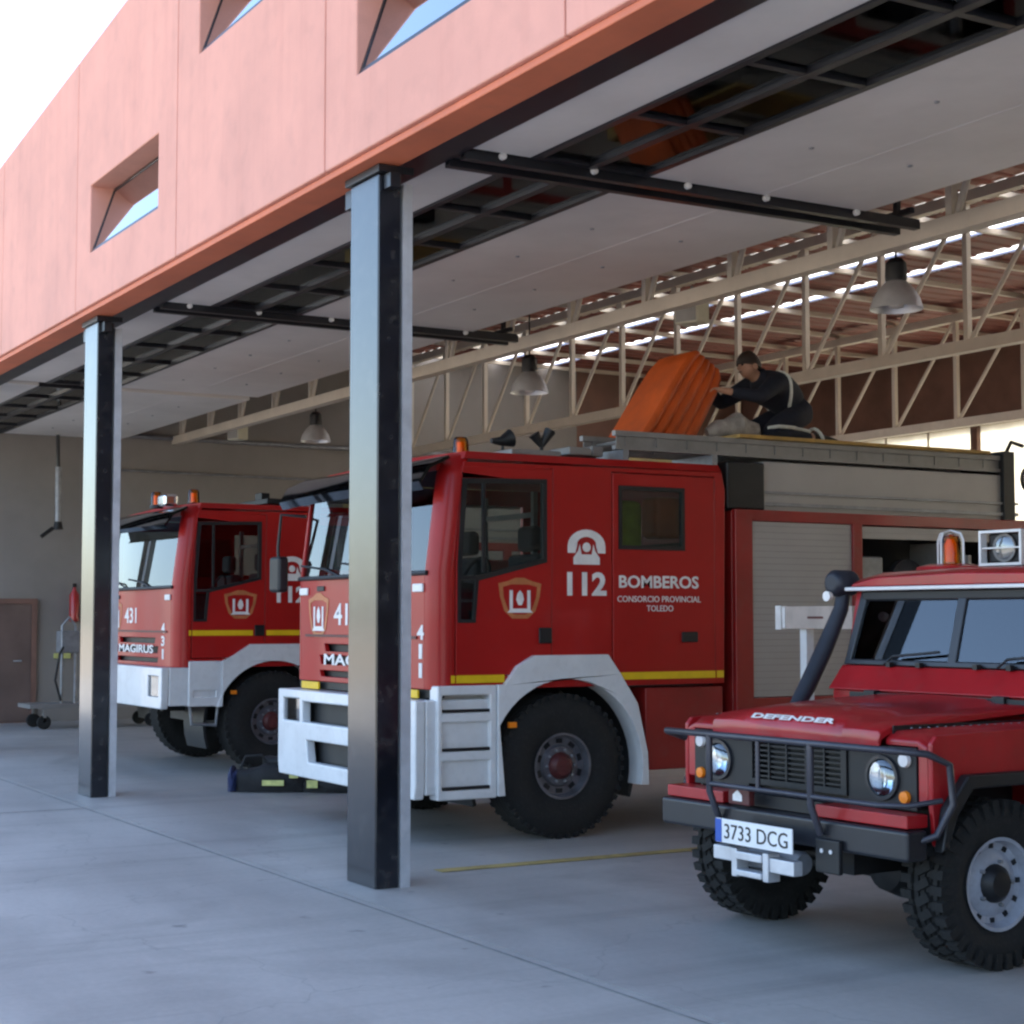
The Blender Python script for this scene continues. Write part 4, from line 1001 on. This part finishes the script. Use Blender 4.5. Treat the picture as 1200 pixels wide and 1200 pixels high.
# ------------------------------------------------------------------ orange rescue board on the roof
t = thing('rescue_board', 'tall orange ribbed rescue board leaning up from the ladder in front of the person', 'rescue board', (-11.35, 7.93, 3.07))
mt = Matrix.Rotation(R(-33), 4, 'X')
rg = []
def ribprof(sx, sy):
    pts = []; N = 51
    for k in range(N):          # near side, ribs run up the board
        u = k / (N - 1); pts.append((.20 * sx + .022 * abs(math.sin(u * PI * 5)), (-.22 + .44 * u) * sy))
    for k in range(N):
        u = 1 - k / (N - 1); pts.append((-.30 * sx - .022 * abs(math.sin(u * PI * 4)), (-.22 + .44 * u) * sy))
    return pts
for z, sx, sy in ((-.16, 1, 1.02), (0, 1, 1.02), (.3, 1, 1.0), (.6, .98, .95), (.74, .92, .84), (.80, .80, .66)):
    rg.append([mt @ Vector((x, y, z)) for x, y in ribprof(sx, sy)])
for r_ in rg[0]: r_.z = max(r_.z, 0)
MB().rings(rg).build('padding', 'orange_fabric', t)
# grey kit rolled beside the board
g = thing('kit_roll', 'pale grey folded kit lying under the arms of the kneeling person', 'bundle', (-11.2, 8.62, 3.07))
MB().tube([(0, -.26, .07), (.02, -.17, .10), (0, -.06, .11), (.02, .04, .145), (0, .13, .12), (.01, .22, .10), (0, .27, .07)], [.04, .08, .085, .115, .09, .085, .04], 14).box(-.14, .14, -.3, .28, -.005, .03).build('roll', 'grey_cloth', g)

# ------------------------------------------------------------------ person
def skin_obj(name, pts, edges, m, parent, sub=2, root=0):
    me = bpy.data.meshes.new(name); bm = bmesh.new(); L = bm.verts.layers.skin.verify()
    vs = []
    for i, (co_, r) in enumerate(pts):
        v = bm.verts.new(co_); rr = r if isinstance(r, tuple) else (r, r); v[L].radius = rr; v[L].use_root = (i == root); vs.append(v)
    for a, b_ in edges: bm.edges.new((vs[a], vs[b_]))
    bm.to_mesh(me); bm.free(); me.materials.append(M[m])
    o = bpy.data.objects.new(name, me); COL.objects.link(o); o.parent = parent
    s_ = o.modifiers.new('Skin', 'SKIN'); s_.use_smooth_shade = True
    q = o.modifiers.new('Subdivision', 'SUBSURF'); q.levels = sub; q.render_levels = sub
    return o
# local: y towards the rear of the truck (right in the picture), origin at the knees on the board
P = thing('person', 'person in dark navy uniform kneeling on the ladder, leaning forward over the orange board', 'person', (-11.3, 8.93, 3.066))
P.scale = (1.06, 1.06, 1.06)
# joints (near leg +x, far leg -x)
pelvis = (0, .36, .30); waist = (0, .27, .42); chest = (0, .10, .58); neck = (0, -.03, .70)
def chain(side):
    s = side
    return dict(hip=(s * .11, .42, .28), knee=(s * .17, -.0, .09), ank=(s * .14, .52, .075), toe=(s * .14, .76, .045),
                sh=(s * .20, .10, .51), el=(s * .26, -.14, .36), wr=(s * .17, -.40, .40) if s > 0 else (s * .15, -.38, .50))
pts = [((0, .42, .27), .085), ((0, .33, .38), .09), ((0, .17, .48), .11), ((0, .06, .545), .07), ((0, .02, .57), .055)]
edges = [(0, 1), (1, 2), (2, 3), (3, 4)]
for s in (1, -1):
    c = chain(s); k = len(pts)
    pts += [(c['hip'], .08), (tuple((a + b) / 2 for a, b in zip(c['hip'], c['knee'])), .08), (c['knee'], .065), (tuple((a * .6 + b * .4) for a, b in zip(c['knee'], c['ank'])), .06), (c['ank'], .042), (c['toe'], .03)]
    edges += [(0, k), (k, k + 1), (k + 1, k + 2), (k + 2, k + 3), (k + 3, k + 4), (k + 4, k + 5)]
    k = len(pts)
    pts += [(c['sh'], .062), (c['el'], .044), (c['wr'], .030)]
    edges += [(2, k), (k, k + 1), (k + 1, k + 2)]
    wv = Vector(c['wr']); el = Vector(c['el']); fd = (wv - el).normalized()
    pal = wv + fd * .07; k2 = len(pts); pts += [(tuple(pal), (.036, .018))]; edges += [(k + 2, k2)]
    sdv = Vector((0, 0, 1)).cross(fd).normalized()
    for q in range(4):
        o_ = (q - 1.5) * .019
        f1 = pal + sdv * o_ + fd * .035; f2 = f1 + fd * (.03 - abs(q - 1.2) * .004) + Vector((0, 0, -.014)); f3 = f2 + fd * .018 + Vector((0, 0, -.022))
        n_ = len(pts); pts += [(tuple(f1), .0088), (tuple(f2), .008), (tuple(f3), .007)]; edges += [(k2, n_), (n_, n_ + 1), (n_ + 1, n_ + 2)]
    t1 = wv + fd * .03 + sdv * (-s * .032); t2 = t1 + fd * .035 + sdv * (-s * .012) + Vector((0, 0, -.01))
    n_ = len(pts); pts += [(tuple(t1), .011), (tuple(t2), .0085)]; edges += [(k + 2, n_), (n_, n_ + 1)]
# head on the same body
hd = Vector((0, -.13, .80))
k = len(pts); pts += [(( 0, -.02, .59), .058), ((0, -.045, .605), (.080, .085)), ((0, -.06, .655), (.084, .094)), ((0, -.055, .705), .064)]
edges += [(4, k), (k, k + 1), (k + 1, k + 2), (k + 2, k + 3)]
body = skin_obj('body', pts, edges, 'skin', P)
# face
fcx = -.147
nose = MB().add([(-.012, fcx + .012, .650), (.012, fcx + .012, .650), (0, fcx - .018, .615), (-.014, fcx + .01, .607), (.014, fcx + .01, .607)], [(0, 1, 2), (0, 2, 3), (1, 4, 2), (2, 4, 3), (0, 3, 4, 1)])
nose.build('nose', 'skin', body)
for s in (1, -1):
    MB().lathe([(-.010, .004), (-.006, .009), (.006, .009), (.010, .004)], (s * .032, fcx + .014, .648), 'y', 10).build('eye', 'hair', body)
    MB().lathe([(-.008, .010), (-.004, .026), (.006, .026), (.010, .014)], (s * .088, -.05, .630), 'x', 12).build('ear', 'skin', body)
MB().box(-.022, .022, fcx + .010, fcx + .018, .588, .593).build('mouth', 'hub_red', body)
# hair cap
hr = MB(); rings_ = []
for i in range(7):
    ph_ = i / 6 * R(96); zz = .665 + .105 * math.cos(ph_); rr = max(.004, math.sin(ph_))
    rings_.append([(.095 * rr * math.cos(a), -.045 + .114 * rr * math.sin(a) * (1.0 if math.sin(a) > 0 else .9), zz - (.035 * max(0, math.sin(a)) * rr)) for a in [q * 2 * PI / 20 for q in range(20)]])
hr.rings(rings_).build('hair', 'hair', P)
# jacket: torso and sleeves
jp = [((0, .42, .30), .15), ((0, .33, .41), .16), ((0, .17, .49), .175), ((0, .06, .55), .11), ((0, .01, .575), .08)]
je = [(0, 1), (1, 2), (2, 3), (3, 4)]
for s in (1, -1):
    c = chain(s); k = len(jp)
    wq = tuple(a + (b - a) * .90 for a, b in zip(c['el'], c['wr']))
    jp += [(c['sh'], .09), (tuple((a + b) / 2 for a, b in zip(c['sh'], c['el'])), .075), (c['el'], .062), (wq, .044)]
    je += [(2, k), (k, k + 1), (k + 1, k + 2), (k + 2, k + 3)]
jk = skin_obj('jacket', jp, je, 'navy_cloth', P)
tp = [((0, .44, .27), .14), ((0, .36, .38), .13)]; te = [(0, 1)]
for s in (1, -1):
    c = chain(s); k = len(tp)
    tp += [(c['hip'], .115), (tuple((a + b) / 2 for a, b in zip(c['hip'], c['knee'])), .105), (c['knee'], .082), (tuple((a * .6 + b * .4) for a, b in zip(c['knee'], c['ank'])), .076), (tuple(a + (b - a) * .92 for a, b in zip(c['knee'], c['ank'])), .062)]
    te += [(0, k), (k, k + 1), (k + 1, k + 2), (k + 2, k + 3), (k + 3, k + 4)]
skin_obj('trousers', tp, te, 'navy_cloth', P)
for s in (1, -1):
    c = chain(s)
    bpz = [(tuple(a + (b - a) * .9 for a, b in zip(c['knee'], c['ank'])), .058), (c['ank'], .056), (tuple((a + b) / 2 for a, b in zip(c['ank'], c['toe'])), .05), (c['toe'], .04)]
    skin_obj('boot', bpz, [(0, 1), (1, 2), (2, 3)], 'black_bag', P, 1)
# reflective bands: around the chest side, along the shin, at the ankle
tr_ = [o for o in P.children if o.name.startswith('trousers')][0]
dgr = bpy.context.evaluated_depsgraph_get(); dgr.update()
def band(garments, yz, side=1, r=.015):
    '''a reflective tape: its line (y, z) is carried sideways onto the cloth'''
    out = []
    for k in range(len(yz) - 1):
        for q in range(5):
            f = q / 5; y = yz[k][0] * (1 - f) + yz[k + 1][0] * f; z = yz[k][1] * (1 - f) + yz[k + 1][1] * f
            best = None
            for g_ in garments:
                ok, loc, nn_, _ = g_.evaluated_get(dgr).ray_cast(Vector((side * 1.0, y, z)), Vector((-side, 0, 0)))
                if ok and (best is None or abs(loc.x) > abs(best)) and loc.x * side > 0: best = loc.x
            if best is not None: out.append((best + side * .002, y, z))
    if len(out) > 2: MB().tube(out, r, 6).build('reflective_band', 'reflective', P)
band([jk], [(.15, .66), (.17, .56), (.20, .46), (.25, .36), (.30, .25)])
band([tr_], [(-.05, .12), (.06, .14), (.22, .14), (.38, .13), (.50, .11)])
band([jk], [(.15, .66), (.17, .56), (.20, .46), (.25, .36), (.30, .25)], -1)
MB().tube([(.14 + .078 * math.cos(a), .53 - .035 * math.sin(a), .08 + .074 * math.sin(a)) for a in [k_ * 2 * PI / 14 for k_ in range(15)]], .014, 6).build('ankle_band', 'reflective', P)

# ------------------------------------------------------------------ bags on the floor
t = thing('kit_bag', 'black kit bag with yellow reflective label, in front of the wheel of truck 431', 'bag', (-14.72, 5.98, 0), R(58))
def soft(x0, x1, wd, h, seed, top=1.0):
    rr = random.Random(seed); rg = []
    N = 16
    for i in range(15):
        f = i / 14; x = x0 + (x1 - x0) * f; e = min(1, math.sin(PI * (f * .94 + .03)) ** .35)
        ring = []
        for k in range(N):
            a = 2 * PI * k / N; c_, s_ = math.cos(a), math.sin(a)
            sq = lambda v: math.copysign(abs(v) ** .6, v)
            jit = 1 + rr.uniform(-.07, .07)
            z = h * .5 * (1 + sq(s_) * e * (jit if s_ > 0 else 1)); z = h * .5 * (1 - e) * .2 + z * (1 + .10 * math.sin(f * 9 + seed))
            if s_ < -.5: z = .004
            ring.append((x + rr.uniform(-.008, .008), wd * sq(c_) * e * jit, max(.004, z)))
        rg.append(ring)
    return MB().rings(rg)
soft(-.36, .32, .16, .25, 3).build('bag_body', 'black_bag', t)
soft(-.42, -.33, .13, .22, 5).build('end_pocket', 'blue_bag', t)
soft(-.10, .26, .13, .10, 8).xf(Matrix.Translation((0, .02, .235))).build('folded_coat', 'black_bag', t)
mat('label_yellow', (.62, .62, .22), .5, var=.2, scale=20)
MB().box(-.08, .12, -.182, -.168, .07, .12).build('label_patch', 'label_yellow', t)
MB().box(.17, .25, -.180, -.160, .14, .20).build('label_patch', 'label_yellow', t)
MB().tube([(-.3, -.06, .22), (-.25, -.08, .33), (-.1, -.08, .34), (-.04, -.06, .24)], .014, 8).build('carry_handle', 'black_bag', t)
t = thing('tool_bag', 'low black tool bag lying under the bumper of truck 411', 'bag', (-14.36, 6.50, 0), R(58))
soft(-.34, .36, .15, .15, 11).build('bag_body', 'black_bag', t)
MB().tube([(-.2, 0, .165), (-.1, 0, .24), (.15, 0, .24), (.22, 0, .165)], .012, 8).build('carry_handle', 'blue_bag', t)
MB().box(-.3, -.2, -.152, -.141, .05, .12).build('label_patch', 'label_yellow', t)

# ------------------------------------------------------------------ trolley with apparatus at the end wall
t = thing('equipment_trolley', 'low grey wheeled trolley carrying an upright cylinder apparatus, left of the farther column', 'trolley', (-24.9, 7.0, 0))
fr = MB().box(-.35, .35, -.8, 1.2, .30, .36).box(-.33, -.28, -.6, -.55, .1, .30).box(.28, .33, -.6, -.55, .1, .30).box(-.33, .33, 1.0, 1.05, .1, .30)
fr.build('frame', 'alu_dull', t, bevel=.006)
for x_, y_ in ((.3, -.58), (-.3, -.58), (.3, 1.02), (-.3, 1.02)):
    MB().lathe([(-.03, .07), (-.025, .10), (.025, .10), (.03, .07)], (x_, y_, .10), 'x', 18).build('castor', 'rubber', t)
MB().tube([(.1, -.28, .36), (.1, -.28, 1.5), (.1, -.18, 1.62), (.1, -.08, 1.5), (.1, -.08, .36)], .022, 8).build('upright', 'steel_grey', t)
MB().lathe([(.0, .05), (.03, .12), (.75, .12), (.85, .07), (.92, .03)], (.02, .14, .38), 'z', 20).build('cylinder', 'alu_dull', t)
MB().box(-.1, .2, -.32, -.04, 1.1, 1.42).build('control_box', 'steel_grey', t, bevel=.02)
MB().tube([(.1, -.2, 1.3), (.25, -.35, 1.1), (.2, -.4, .7), (.15, -.3, .4)], .018, 8).build('hose', 'black_plastic', t)
t = thing('fire_extinguisher', 'red fire extinguisher hanging on the end wall, left of the farther column', 'fire extinguisher', (-26.28, 7.30, 1.55))
MB().lathe([(0, .05), (.02, .075), (.42, .075), (.50, .03), (.54, .025)], (0, 0, 0), 'z', 18).build('cylinder', 'extinguisher_red', t)
MB().box(-.03, .05, -.02, .02, .54, .60).build('valve', 'black_plastic', t)
MB().box(-.118, -.076, -.04, .04, .1, .3).build('bracket', 'steel_grey', t)
tag(MB().box(-26.399, -26.36, 7.02, 7.28, .98, 1.06).build('wall_label', 'label_yellow', bevel=.003), 'small yellowish label plate on the end wall', 'label')

# ------------------------------------------------------------------ render settings
sc.render.engine = 'CYCLES'
sc.cycles.use_denoising = True
try: sc.cycles.denoiser = 'OPENIMAGEDENOISE'
except Exception: pass
sc.cycles.max_bounces = 8; sc.cycles.diffuse_bounces = 5; sc.cycles.glossy_bounces = 4; sc.cycles.transparent_max_bounces = 12
sc.cycles.caustics_reflective = False; sc.cycles.caustics_refractive = False
sc.cycles.sample_clamp_indirect = 6
sc.cycles.filter_width = 2.4
sc.view_settings.view_transform = 'Standard'; sc.view_settings.look = 'None'; sc.view_settings.gamma = 1
sc.view_settings.exposure = 2.12
